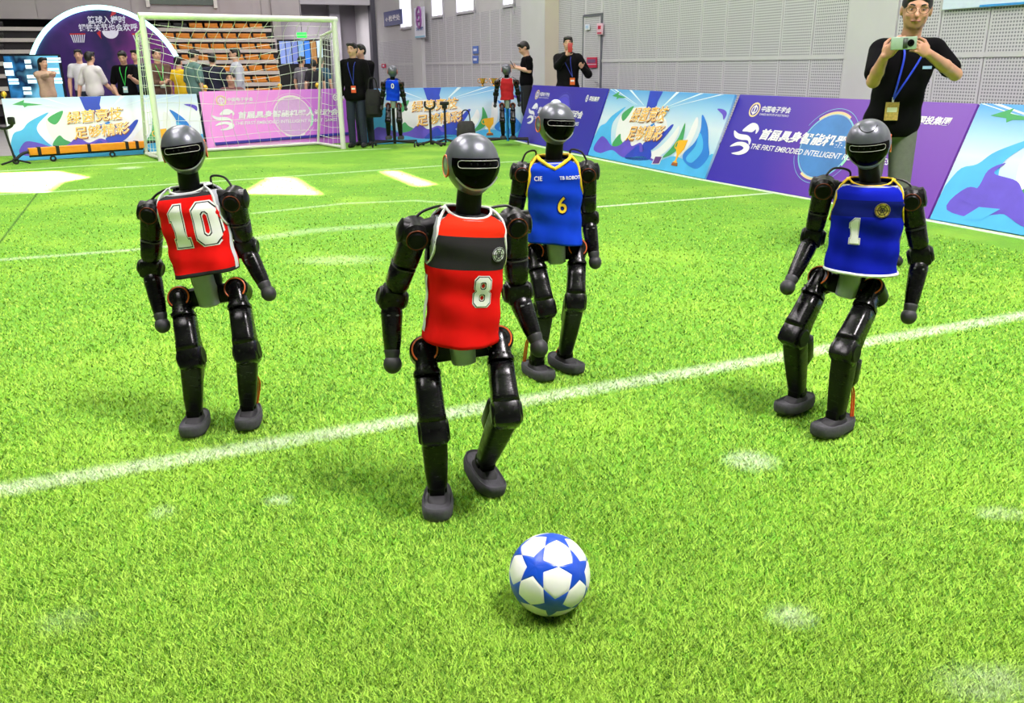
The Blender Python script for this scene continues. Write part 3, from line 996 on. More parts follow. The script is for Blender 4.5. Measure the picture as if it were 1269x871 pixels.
def t_farmcap():
    b = MB(); b.box(0.036, 0.010, 0.006, bev=0.002, c=(0, 0.026, -0.004)); return tmpl(b, 'forearm_cap', mat('cap_grey', (96, 98, 100), 0.4, 0.3))
def t_farm():
    b = MB(); b.loft([(0.05, 0.022, 0.022, 2.2), (0.12, 0.031, 0.031, 2.4), (0.22, 0.033, 0.032, 2.4), (0.60, 0.028, 0.027, 2.2), (0.80, 0.0235, 0.023), (0.84, 0.022, 0.022)], 24)
    return tmpl(b, 'forearm_shell', M_shell)
def t_wrist():
    b = MB(); b.loft([(-0.048, 0.0225, 0.0225), (-0.044, 0.0245, 0.0245), (-0.036, 0.0245, 0.0245), (-0.024, 0.0215, 0.0215), (-0.010, 0.020, 0.020)], 20)
    return tmpl(b, 'wrist_cuff', M_hand)
def t_hand():
    b = MB(); b.ell(0.0282, 0.0282, 0.0300, n=24, m=16)
    return tmpl(b, 'hand_ball', M_hand)
def t_waist():
    b = MB(); b.loft([(-0.065, 0.030, 0.040, 4), (-0.058, 0.042, 0.054, 4), (0.0, 0.046, 0.062, 4), (0.05, 0.044, 0.060, 4), (0.058, 0.038, 0.052, 4)], 32)
    return tmpl(b, 'waist_plate', M_plate)
def t_yoke():
    b = MB(); b.box(0.19, 0.066, 0.070, bev=0.018)
    return tmpl(b, 'hip_yoke', M_joint)
def t_column():
    b = MB(); b.loft([(0.03, 0.05, 0.05), (0.05, 0.056, 0.056), (0.12, 0.056, 0.056), (0.15, 0.04, 0.04)], 24)
    return tmpl(b, 'waist_column', M_joint)
def t_hip():
    b = cyl(0.046, 0.086, 28, 'y', 0.010)
    return tmpl(b, 'hip_motor', M_shell2)
def t_hipring(): return tmpl(ring(0.038, 0.0028, 32, 6, 'y', (0, 0.043, 0)), 'hip_ring', M_orange)
def t_hipdisc():
    b = cyl(0.022, 0.012, 20, 'y', 0.003, (0, 0.045, 0))
    return tmpl(b, 'hip_bearing', M_joint)
def t_sleeve():
    b = MB(); b.loft([(-0.17, 0.014, 0.018, 2.2), (-0.14, 0.025, 0.032, 2.4), (-0.06, 0.031, 0.040, 2.6), (0.05, 0.033, 0.042, 2.6), (0.235, 0.036, 0.043, 2.8), (0.27, 0.0425, 0.046, 2.8), (0.32, 0.0425, 0.046, 2.8), (0.325, 0.038, 0.041, 2.8)], 28)
    return tmpl(b, 'thigh_sleeve', M_shell)
def t_bolt():
    b = cyl(0.0034, 0.004, 8, 'y', 0.0008)
    return tmpl(b, 'bolt', mat('bolt_dark', (6, 6, 6), 0.5))
def t_thigh():
    b = MB(); b.loft([(0.31, 0.036, 0.040, 3), (0.325, 0.040, 0.044, 3), (0.55, 0.041, 0.045, 3.2), (0.74, 0.0415, 0.047, 3.4), (0.84, 0.0425, 0.050, 4), (0.90, 0.0425, 0.049, 4), (0.93, 0.040, 0.040, 4)], 32)
    return tmpl(b, 'thigh_cover', M_shell)
def t_knee():
    b = MB(); b.box(0.086, 0.088, 0.096, bev=0.018, c=(0, 0.004, 0.006))
    return tmpl(b, 'knee_block', M_shell)
def t_kneedisc():
    b = cyl(0.036, 0.094, 28, 'x', 0.005, (0, 0, 0.006))
    return tmpl(b, 'knee_hinge', M_joint)
def t_shin():
    b = MB(); b.loft([(0.10, 0.037, 0.040, 4, 0, 0.0), (0.16, 0.039, 0.041, 4, 0, 0.0), (0.40, 0.038, 0.039, 4), (0.72, 0.035, 0.034, 3.5), (0.92, 0.032, 0.031, 3), (0.98, 0.026, 0.026, 3)], 28)
    return tmpl(b, 'shin_cover', M_shell2)
def t_calf():
    b = MB(); b.loft([(0.14, 0.022, 0.016, 3, 0, -0.050), (0.20, 0.034, 0.032, 3, 0, -0.060), (0.52, 0.032, 0.031, 3, 0, -0.060), (0.62, 0.020, 0.018, 3, 0, -0.050)], 24)
    return tmpl(b, 'calf_motor', M_shell2)
def t_ankle():
    b = MB(); b.box(0.050, 0.070, 0.042, bev=0.010, c=(0, 0.0, 0)); b.box(0.064, 0.030, 0.020, bev=0.006, c=(0, 0, -0.004))
    return tmpl(b, 'ankle', M_joint)
def t_foot():
    # outline in x (width), y (length, +y toe); rubber boat of a sole
    def outl(sc, dy=0.0):
        a = np.linspace(0, 2 * math.pi, 36, endpoint=False)
        x = 0.050 * np.sign(np.cos(a)) * np.abs(np.cos(a)) ** 0.7
        y = np.sign(np.sin(a)) * np.abs(np.sin(a)) ** 0.62 * np.where(np.sin(a) > 0, 0.118, 0.098)
        x = x * (1 - 0.16 * np.clip(-y / 0.1, 0, 1))
        return np.stack([x * sc, y * (1 - (1 - sc) * 0.45) + dy], 1)
    lev = [(0.000, 0.84, 0.0), (0.004, 0.95, 0.0), (0.014, 1.0, 0.0), (0.032, 1.01, 0.0), (0.042, 0.97, 0.0), (0.046, 0.90, 0.0), (0.040, 0.80, 0.0)]
    rows = []
    for z, sc, dy in lev:
        o = outl(sc, dy)
        zz = z + np.where(o[:, 1] > 0.06, (o[:, 1] - 0.06) * 0.16, 0) + np.where(o[:, 1] < -0.05, (-0.05 - o[:, 1]) * 0.12, 0)
        rows.append(np.stack([o[:, 0], o[:, 1], zz], 1))
    b = MB(); b.grid(np.array(rows), wrap=True)
    n = 36
    b.f.append(tuple(range(n - 1, -1, -1))); b.mi.append(0)
    b.f.append(tuple(6 * n + i for i in range(n))); b.mi.append(0)
    return tmpl(b, 'foot_sole', M_sole, 50)
def t_instep():
    b = MB(); b.loft([(0.036, 0.034, 0.062, 3, 0, 0.01), (0.050, 0.031, 0.055, 3, 0, 0.005), (0.060, 0.026, 0.038, 3)], 24)
    return tmpl(b, 'foot_plate', mat('foot_plate_dark', (36, 36, 38), 0.7))
T = {}
def tm(fn):
    if fn.__name__ not in T: T[fn.__name__] = fn()
    return T[fn.__name__]

def project_text(txt, size, surf, x0, z0, bold=0.0, sx=1.0, off=0.002, shear=0.0, wmax=0.014):
    """text in the (x,z) chest plane laid on the jersey surface"""
    v, f = text_mesh(txt, size, bold, shear, 0.0, 1.0, sx)
    bm = bmesh.new()
    vs = [bm.verts.new(p) for p in v]
    for q in f:
        try: bm.faces.new([vs[i] for i in q])
        except ValueError: pass
    bmesh.ops.triangulate(bm, faces=list(bm.faces))
    for _ in range(5):
        le = [e for e in bm.edges if e.calc_length() > wmax]
        if not le: break
        bmesh.ops.subdivide_edges(bm, edges=le, cuts=1)
        bmesh.ops.triangulate(bm, faces=list(bm.faces))
    for q in bm.verts:
        q.co = Vector(surf(q.co.x + x0, q.co.z + z0, off))
    me = bpy.data.meshes.new('print')
    bm.to_mesh(me); bm.free()
    return me
def project_poly(pts, surf, off=0.002, wmax=0.012):
    bm = bmesh.new()
    vs = [bm.verts.new((p[0], 0, p[1])) for p in pts]
    bm.faces.new(vs)
    bmesh.ops.triangulate(bm, faces=list(bm.faces))
    for _ in range(4):
        le = [e for e in bm.edges if e.calc_length() > wmax]
        if not le: break
        bmesh.ops.subdivide_edges(bm, edges=le, cuts=1)
        bmesh.ops.triangulate(bm, faces=list(bm.faces))
    for q in bm.verts: q.co = Vector(surf(q.co.x, q.co.z, off))
    bmesh.ops.recalc_face_normals(bm, faces=list(bm.faces))
    me = bpy.data.meshes.new('print'); bm.to_mesh(me); bm.free()
    return me

# varsity block digits on a 0.62 x 1.0 cell: list of (outer, inner) loops or plain polygons
def _oct(x0, z0, x1, z1, c):
    return [(x0 + c, z0), (x1 - c, z0), (x1, z0 + c), (x1, z1 - c), (x1 - c, z1), (x0 + c, z1), (x0, z1 - c), (x0, z0 + c)]
def digit_faces(ch, grow=0.0):
    g = grow
    if ch == '1':
        return [([(0.10 - g, -g), (0.52 + g, -g), (0.52 + g, 0.17 + g), (0.42 + g, 0.17 + g), (0.42 + g, 1 + g), (0.27 - g, 1 + g), (0.06 - g, 0.84), (0.06 - g, 0.66 - g), (0.20 - g, 0.68 - g), (0.20 - g, 0.17 + g), (0.10 - g, 0.17 + g)], None)]
    if ch == '0':
        return [(_oct(-g, -g, 0.62 + g, 1 + g, 0.17), _oct(0.20 + g, 0.19 + g, 0.42 - g, 0.81 - g, 0.06))]
    if ch == '8':
        return [(_oct(-g, -g, 0.62 + g, 0.56, 0.13), _oct(0.19 + g, 0.15 + g, 0.43 - g, 0.42 - g, 0.05)),
                (_oct(0.02 - g, 0.46, 0.60 + g, 1 + g, 0.13), _oct(0.19 + g, 0.58 + g, 0.43 - g, 0.85 - g, 0.05))]
def block_text(txt, size, surf, x0, z0, grow, off, sx=1.0, wmax=0.012):
    bm = bmesh.new()
    n = len(txt)
    wt = n * 0.62 + (n - 1) * 0.14
    for i, ch in enumerate(txt):
        ox = i * 0.76 - wt / 2
        for li, (o, inn) in enumerate(digit_faces(ch, grow)):
            tr = lambda q: ((q[0] + ox) * size * sx, 0.00025 * li, (q[1] - 0.5) * size)
            A = [bm.verts.new(tr(q)) for q in o]
            if inn is None:
                bm.faces.new(A)
            else:
                B = [bm.verts.new(tr(q)) for q in inn]
                for k in range(8):
                    bm.faces.new((A[k], A[(k + 1) % 8], B[(k + 1) % 8], B[k]))
    bmesh.ops.triangulate(bm, faces=list(bm.faces))
    for _ in range(5):
        le = [e for e in bm.edges if e.calc_length() > wmax]
        if not le: break
        bmesh.ops.subdivide_edges(bm, edges=le, cuts=1)
        bmesh.ops.triangulate(bm, faces=list(bm.faces))
    for q in bm.verts:
        q.co = Vector(surf(q.co.x + x0, q.co.z + z0, off + q.co.y))
    me = bpy.data.meshes.new('number'); bm.to_mesh(me); bm.free()
    return me

class Jersey:
    """sleeveless shirt around the trunk; local x right, -y front, z up from hem (0) to neck base (L)"""
    scoop = 0.026
    def __init__(s, L, seed, wid=1.0, flare=0.0):
        s.L = L; s.seed = seed; s.wid = wid; s.flare = flare
        zz = np.array([0.0, 0.12, 0.35, 0.60, 0.76, 0.88, 0.95, 1.0, 1.03]) * L
        s.zz = zz
        s.a = np.array([0.122 + flare, 0.119 + flare * 0.6, 0.116, 0.124, 0.130, 0.128, 0.116, 0.092, 0.072]) * wid
        s.b = np.array([0.092 + flare * 0.6, 0.089, 0.089, 0.098, 0.098, 0.090, 0.078, 0.064, 0.054])
    def ab(s, z):
        return np.interp(z, s.zz, s.a), np.interp(z, s.zz, s.b)
    def fold(s, x, z):
        k = np.clip(1 - z / (0.75 * s.L), 0, 1)
        return 0.0035 * k * np.sin(46 * x + 20 * z + s.seed) + 0.0025 * k * np.sin(85 * x - 30 * z + 2 * s.seed) + 0.0022 * np.sin(70 * z + 14 * x + s.seed)
    def ring(s, z, n, hemdrop=0.0):
        a, b = s.ab(z)
        th = np.linspace(0, 2 * math.pi, n, endpoint=False)
        e = 2.0 / 2.7
        x = a * np.sign(np.cos(th)) * np.abs(np.cos(th)) ** e
        y = b * np.sign(np.sin(th)) * np.abs(np.sin(th)) ** e
        k = 1 + s.fold(x, z) / 0.1
        zz_ = z - s.scoop * np.clip((z / s.L - 0.90) / 0.13, 0, 1) * np.clip(-y / b, 0, 1) ** 1.5
        return np.stack([x * k, y * k, np.zeros(n) + zz_], 1)
    def front(s, x, z, off=0.0):
        a, b = s.ab(z)
        t = min(0.995, abs(x) / a)
        y = -b * (1 - t ** 2.7) ** (1 / 2.7)
        k = 1 + float(s.fold(x, z)) / 0.1
        return (x, y * k - off, z)
    def build(s, bands, seamz, arm=(0.80, 0.066, 0.082), hem=0.0):
        """bands: (z fraction, material index) from the hem upwards"""
        n = 96
        zs = sorted(set(list(np.linspace(0, s.L * 1.03, 46)) + [q * s.L for q, _ in bands]))
        b = MB()
        R = []
        for z in zs:
            r = s.ring(z, n)
            r[:, 2] -= hem * max(0, 1 - z / (0.3 * s.L)) * (0.5 + 0.5 * np.sin(1.5 * r[:, 0] / 0.12 + s.seed))
            R.append(r)
        R = np.array(R)
        b.v.append(R.reshape(-1, 3)); b.n = len(R) * n
        az, ry, rz = arm
        for i in range(len(zs) - 1):
            zc = (zs[i] + zs[i + 1]) / 2
            mi = 0
            for q, k in bands:
                if zc >= q * s.L - 1e-6: mi = k
            for j in range(n):
                k = (j + 1) % n
                c = (R[i, j] + R[i, k] + R[i + 1, k] + R[i + 1, j]) / 4
                if abs(c[0]) > 0.055 and ((c[1] / ry) ** 2 + ((c[2] - az * s.L) / rz) ** 2) < 1: continue
                b.f.append((i * n + j, i * n + k, (i + 1) * n + k, (i + 1) * n + j)); b.mi.append(mi)
        return b
    def arm_loop(s, side, arm=(0.80, 0.066, 0.082)):
        az, ry, rz = arm
        out = []
        for q in np.linspace(0, 2 * math.pi, 48, endpoint=False):
            y = ry * math.cos(q); z = min(az * s.L + rz * math.sin(q), s.L * 1.02)
            a, bb = s.ab(z)
            t = min(0.999, abs(y) / bb)
            x = a * (1 - t ** 2.7) ** (1 / 2.7)
            out.append((side * max(x, 0.05) * 1.0, y, z))
        return np.array(out)
    def neck_loop(s, z=None, vneck=0.0):
        z = s.L * 1.03 if z is None else z
        r = s.ring(z, 48)
        if vneck:
            r[:, 2] -= vneck * np.clip(1 - np.abs(r[:, 0]) / 0.05, 0, 1) * (r[:, 1] < 0)
            for p in r:
                if p[1] < 0: p[1] = s.front(p[0], p[2], 0.002)[1]
        return r

def put(name, fn, parent, M):
    return link(name, tm(fn), None, parent, M)
def S(x, y, z): return Matrix.Diagonal((x, y, z, 1))
def TR(x, y, z): return Matrix.Translation((x, y, z))

def robot(spec):
    J = spec['J']; Y0 = spec['Y']
    def P(k):
        q = J[k]
        return atY(q[0], q[1], Y0 + (q[2] if len(q) > 2 else 0.0))
    sc = spec.get('scale', 1.0)
    p = {k: P(k) for k in J if k not in ('footL', 'footR')}
    xax = unit(p['shR'] - p['shL'])                     # viewer left -> viewer right
    g = (p['hipL'] + p['hipR']) / 2
    root = thing('humanoid_robot', (g[0], g[1], 0.0), spec['label'], 'robot', 'robot footballers')
    up = unit(p['neck'] - p['hem'])
    xt = unit(xax - up * (xax @ up))
    yt = np.cross(up, xt)                               # backwards
    # head
    hd = spec['head']
    HM = basis(p['head'], xt, yt, up)
    HM = Matrix.Translation(Vector(p['head'])) @ Matrix.Rotation(math.radians(hd[0]), 4, 'Z') @ Matrix.Rotation(math.radians(hd[2]), 4, 'Y') @ Matrix.Rotation(math.radians(hd[1]), 4, 'X') @ S(sc * hd[3], sc * hd[3], sc * hd[3])
    h = put('head', t_helmet, root, HM)
    put('visor', t_visor, h, HM); put('chin_rim', t_chin, h, HM); put('eye_slot', t_eye, h, HM); put('camera_lenses', t_lens, h, HM)
    for sd_ in (-1, 1):
        put('ear_disc', t_ear, h, HM @ TR(sd_ * 0.0702, 0.012, -0.006)); put('ear_ring', t_earring, h, HM @ TR(sd_ * 0.0730, 0.012, -0.006))
    if spec.get('brow'): put('helmet_seam', t_brow, h, HM)
    if spec.get('knob'): put('crown_knob', t_knob, h, HM @ TR(0, 0.006, 0.082))
    # neck: from the neck base to the underside of the head
    nk = frame(p['neck'] - up * 0.01, p['head'] - 0.03 * up, xt)
    ln = np.linalg.norm(p['head'] - p['neck'])
    put('neck', t_neck, root, nk @ S(sc, sc, max(0.6, (ln - 0.02) / 0.11)))
    # trunk and shirt
    TL = float(np.linalg.norm(p['neck'] - p['hem']))
    TM = basis(p['hem'], xt, yt, up)
    jy = Jersey(TL, spec['seed'], spec.get('wid', 1.0), spec.get('flare', 0.0))
    tb = MB(); a_, b_ = jy.ab(jy.zz)
    tb.loft([(z, a - 0.012, bb - 0.012, 2.7) for z, a, bb in zip(jy.zz[1:7], a_[1:7], b_[1:7])] + [(jy.zz[6] + 0.004, a_[6] * 0.5, b_[6] * 0.5, 2.7)], 40)
    link('torso', tmpl(tb, 'torso', M_torso), None, root, TM)
    tb = MB(); tb.loft([(TL * 0.90, 0.085, 0.062, 2.5), (TL * 0.955, 0.080, 0.056, 2.5), (TL * 0.985, 0.055, 0.045, 2.3)], 32)
    link('collar_base', tmpl(tb, 'collar_base', M_joint), None, root, TM)
    jb = jy.build(spec['bands'], None, hem=spec.get('hemdrop', 0.012))
    jm = jb.mesh('jersey', True, spec['mats'])
    jo = link('jersey', jm, None, root, TM)
    md = jo.modifiers.new('thick', 'SOLIDIFY'); md.thickness = 0.003; md.offset = 0
    for sd_ in (-1, 1):
        b = MB(); b.tube(jy.arm_loop(sd_), spec.get('trimr', 0.0042), 8, True)
        link('armhole_trim', tmpl(b, 'armhole_trim', spec['trim']), None, jo, TM)
    b = MB(); b.tube(jy.neck_loop(vneck=spec.get('vneck', 0.0)), spec.get('neckr', 0.0042), 8, True)
    link('neck_trim', tmpl(b, 'neck_trim', spec['ntrim']), None, jo, TM)
    if spec.get('hemtrim'):
        r = jy.ring(0.003, 72); r[:, 2] -= spec.get('hemdrop', 0.012) * (0.5 + 0.5 * np.sin(1.5 * r[:, 0] / 0.12 + spec['seed']))
        b = MB(); b.tube(r, 0.0065, 8, True)
        link('hem_trim', tmpl(b, 'hem_trim', spec['hemtrim']), None, jo, TM)
    if spec.get('side'):
        for sd_ in (-1, 1):
            zz = np.linspace(0.02, 0.52, 14) * TL
            G = []
            for yy in (-0.018, 0.0, 0.018):
                row = []
                for z in zz:
                    a, bb = jy.ab(z); x = a * (1 - (abs(yy) / bb) ** 2.7) ** (1 / 2.7)
                    k = 1 + float(jy.fold(x, z)) / 0.1
                    row.append((sd_ * (x * k + 0.003), yy, z))
                G.append(row)
            b = MB(); b.grid(np.array(G), flip=sd_ < 0)
            link('side_stripe', tmpl(b, 'side_stripe', spec['side']), None, jo, TM)
    for (txt, size, x0, zf, m_in, m_out, sx) in spec['prints']:
        if txt in ('1', '8', '10'):
            link('number_outline', block_text(txt, size, jy.front, x0, zf * TL, 0.055, 0.0026, sx), m_in, jo, TM)
            link('number_line', block_text(txt, size, jy.front, x0, zf * TL, 0.030, 0.0036, sx), m_out, jo, TM)
            link('number', block_text(txt, size, jy.front, x0, zf * TL, 0.006, 0.0046, sx), m_in, jo, TM)
            continue
        if m_out is not None:
            link('number_outline' if txt.isdigit() else 'print_outline', project_text(txt, size, jy.front, x0, zf * TL, size * 0.06, sx, 0.0032), m_out, jo, TM)
        link('number' if txt.isdigit() else 'chest_print', project_text(txt, size, jy.front, x0, zf * TL, size * (0.012 if m_out is not None else 0.02), sx, 0.0048), m_in, jo, TM)
    for (nm, x0, zf, r, m_) in spec.get('badges', []):
        pts = [(x0 + r * math.cos(q), zf * TL + r * math.sin(q)) for q in np.linspace(0, 2 * math.pi, 28, endpoint=False)]
        link(nm, project_poly(pts, jy.front, 0.0036), m_, jo, TM)
        for rr in (0.92, 0.6, 0.3):
            pts = np.array([jy.front(x0 + rr * r * math.cos(q), zf * TL + rr * r * math.sin(q), 0.005) for q in np.linspace(0, 2 * math.pi, 28, endpoint=False)])
            b = MB(); b.tube(pts, r * 0.045, 5, True)
            link('badge_ring', tmpl(b, 'badge_ring', spec.get('badge_line', M_char)), None, jo, TM)
        for q in np.radians([0, 60, 120]):
            pts = np.array([jy.front(x0 + t_ * r * math.cos(q), zf * TL + t_ * r * math.sin(q), 0.005) for t_ in np.linspace(-0.9, 0.9, 7)])
            b = MB(); b.tube(pts, r * 0.045, 5)
            link('badge_bar', tmpl(b, 'badge_bar', spec.get('badge_line', M_char)), None, jo, TM)
    # pelvis
    ph = unit(p['hipR'] - p['hipL'])
    pm = (p['hipL'] + p['hipR']) / 2
    pz = unit(up - ph * (up @ ph)); py = np.cross(pz, ph)
    PM = basis(pm, ph, py, pz)
    hw = float(np.linalg.norm(p['hipR'] - p['hipL']))
    put('hip_yoke', t_yoke, root, PM @ S(hw / 0.19, 1, 1))
    wz = float((p['hem'] - pm) @ pz)
    put('waist_plate', t_waist, root, PM @ TR(spec.get('plx', 0.0), -0.012, max(0.0, wz * 0.35)) @ S(sc * 0.88, sc, max(1.0, wz / 0.085)))
    put('waist_column', t_column, root, PM @ TR(0, 0.005, 0.0) @ S(1, 1, max(1.0, wz / 0.10)))
    # arms
    for sd_, sh, el, ha in (('L', 'shL', 'elL', 'haL'), ('R', 'shR', 'elR', 'haR')):
        sg = -1 if sd_ == 'L' else 1
        AM = frame(p[sh], p[el], xt); la = float(np.linalg.norm(p[el] - p[sh]))
        sm = put('shoulder_motor', t_shoulder, root, AM @ S(sc, sc, sc))
        put('shoulder_ring', t_shring, sm, AM @ S(sc, sc, sc)); put('shoulder_cap', t_shcap, sm, AM @ S(sc, sc, sc))
        # the link back into the trunk
        inn = p['neck'] + xt * sg * 0.07 - up * 0.045
        b = MB(); b.tube(np.array([inn, p[sh] - (p[sh] - inn) * 0.1]), 0.034, 16)
        b.v[0] = b.v[0] - g * np.array([1, 1, 0])
        link('shoulder_link', tmpl(b, 'shoulder_link', M_joint), None, root, Matrix.Translation((g[0], g[1], 0)))
        put('upper_arm', t_uarm, root, AM @ S(sc, sc, la)); put('arm_cuff', t_uarm2, root, AM @ S(sc, sc, la))
        put('elbow', t_elbow, root, AM @ TR(0, 0, la * 0.97) @ S(sc, sc, sc))
        EM = AM @ TR(0, 0, la * 0.97) @ S(sc, sc, sc)
        for ex in (-1, 1): put('elbow_ring', t_elring, root, EM @ TR(ex * 0.0435, 0, 0))
        put('arm_band', t_band, root, AM @ TR(0, 0, la * 0.468) @ S(sc, sc, sc))
        for q in range(5):
            aq = math.radians(72 * q + 20)
            put('bolt', t_bolt, sm, AM @ S(sc, sc, sc) @ TR(0.0365 * math.cos(aq), 0.0450, 0.0365 * math.sin(aq)))
        lf = float(np.linalg.norm(p[ha] - p[el]))
        FM = frame(p[el], p[ha], xt)
        put('forearm', t_farm, root, FM @ S(sc, sc, lf))
        put('forearm_cap', t_farmcap, root, FM @ TR(0, 0, 0.052))
        hn = put('hand', t_hand, root, FM @ TR(0, 0, lf) @ S(sc, sc, sc)); put('wrist_cuff', t_wrist, hn, FM @ TR(0, 0, lf) @ S(sc, sc, sc))
        # cable loop over the shoulder
        a = p['neck'] + xt * sg * 0.075 + up * 0.0
        c = p[sh] + up * 0.042
        lh = 0.034 if sd_ in spec.get('loops', '') else 0.012
        mid1 = a + up * (lh - 0.004) + yt * 0.03; mid2 = (a * 0.35 + c * 0.65) + up * lh + yt * 0.02
        b = MB(); b.tube(smooth_pts([a + yt * 0.03 - up * 0.02, mid1, mid2, c + yt * 0.01], 8), 0.0042, 8)
        b.v[0] = b.v[0] - g * np.array([1, 1, 0])
        link('shoulder_cable', tmpl(b, 'shoulder_cable', M_cable), None, root, Matrix.Translation((g[0], g[1], 0)))
    # legs
    for sd_, hip, kn, an in (('L', 'hipL', 'knL', 'anL'), ('R', 'hipR', 'knR', 'anR')):
        sg = -1 if sd_ == 'L' else 1
        hx = ph
        if spec.get('legx') is not None: hx = unit(np.array(spec['legx'] + (0.0,)))
        LM = frame(p[hip], p[kn], hx); lt = float(np.linalg.norm(p[kn] - p[hip]))
        hm = put('hip_motor', t_hip, root, LM @ S(sc, sc, sc)); put('hip_ring', t_hipring, hm, LM @ S(sc, sc, sc)); put('hip_bearing', t_hipdisc, hm, LM @ S(sc, sc, sc))
        sl = put('thigh_sleeve', t_sleeve, root, LM @ TR(0, 0.012, 0) @ S(sc, sc, lt))
        for k in (-0.024, -0.008, 0.008, 0.024):
            put('bolt', t_bolt, sl, LM @ TR(k, 0.012 + 0.0445, lt * 0.235))
        put('thigh_cover', t_thigh, root, LM @ TR(0, 0.006, 0) @ S(sc, sc, lt))
        ls = float(np.linalg.norm(p[an] - p[kn]))
        SM = frame(p[kn], p[an], hx)
        kb = put('knee_block', t_knee, root, LM @ TR(0, 0, lt * 0.995) @ S(sc, sc, sc)); put('knee_hinge', t_kneedisc, kb, LM @ TR(0, 0, lt) @ S(sc, sc, sc))
        put('shin_cover', t_shin, root, SM @ S(sc, sc, ls)); put('calf_motor', t_calf, root, SM @ S(sc, sc, ls))
        yaw, pit, rol = spec['feet'][sd_]
        RM = Matrix.Translation(Vector(p[an])) @ Matrix.Rotation(math.radians(yaw), 4, 'Z') @ Matrix.Rotation(math.radians(pit), 4, 'X') @ Matrix.Rotation(math.radians(rol), 4, 'Y')
        put('ankle', t_ankle, root, RM)
        FMx = RM @ TR(0, 0, -0.072 * sc) @ Matrix.Rotation(math.pi, 4, 'Z') @ S(sc, sc, sc)      # toe towards -y at yaw 0
        ft = put('foot', t_foot, root, FMx); put('foot_plate', t_instep, ft, FMx)
        q0 = np.array((SM @ Vector((0.018 * sg, -0.050, ls * 0.56)))[:]); q3 = np.array((FMx @ Vector((-0.02 * sg, -0.075, 0.050)))[:])
        q1 = q0 * 0.55 + q3 * 0.45 + np.array([0.012 * sg, 0.02, 0.01]); 
        b = MB()
        for dx in (-0.004, 0.004):
            b.tube(smooth_pts([q0 + [dx, 0, 0], q1 + [dx, 0, 0], q3 + [dx, 0, 0]], 8), 0.0036, 6)
        for i in range(len(b.v)): b.v[i] = b.v[i] - g * np.array([1, 1, 0])
        if not spec.get('nocable'): link('ankle_cable', tmpl(b, 'ankle_cable', M_wire), None, root, Matrix.Translation((g[0], g[1], 0)))
    if spec.get('debug'):
        d = lambda a, c: round(float(np.linalg.norm(p[a] - p[c])), 3)
        print('ROBOT', spec['seed'], 'ua', d('shL', 'elL'), d('shR', 'elR'), 'fa', d('elL', 'haL'), d('elR', 'haR'), 'th', d('hipL', 'knL'), d('hipR', 'knR'),
              'sh', d('knL', 'anL'), d('knR', 'anR'), 'shw', d('shL', 'shR'), 'hipw', d('hipL', 'hipR'), 'TL', round(TL, 3), 'anz', p['anL'][2].round(3), p['anR'][2].round(3),
              'hipz', p['hipL'][2].round(3), p['hipR'][2].round(3), 'headz', p['head'][2].round(3), 'headneck', d('head', 'neck'), 'hem-hip', round(wz, 3))
    return root

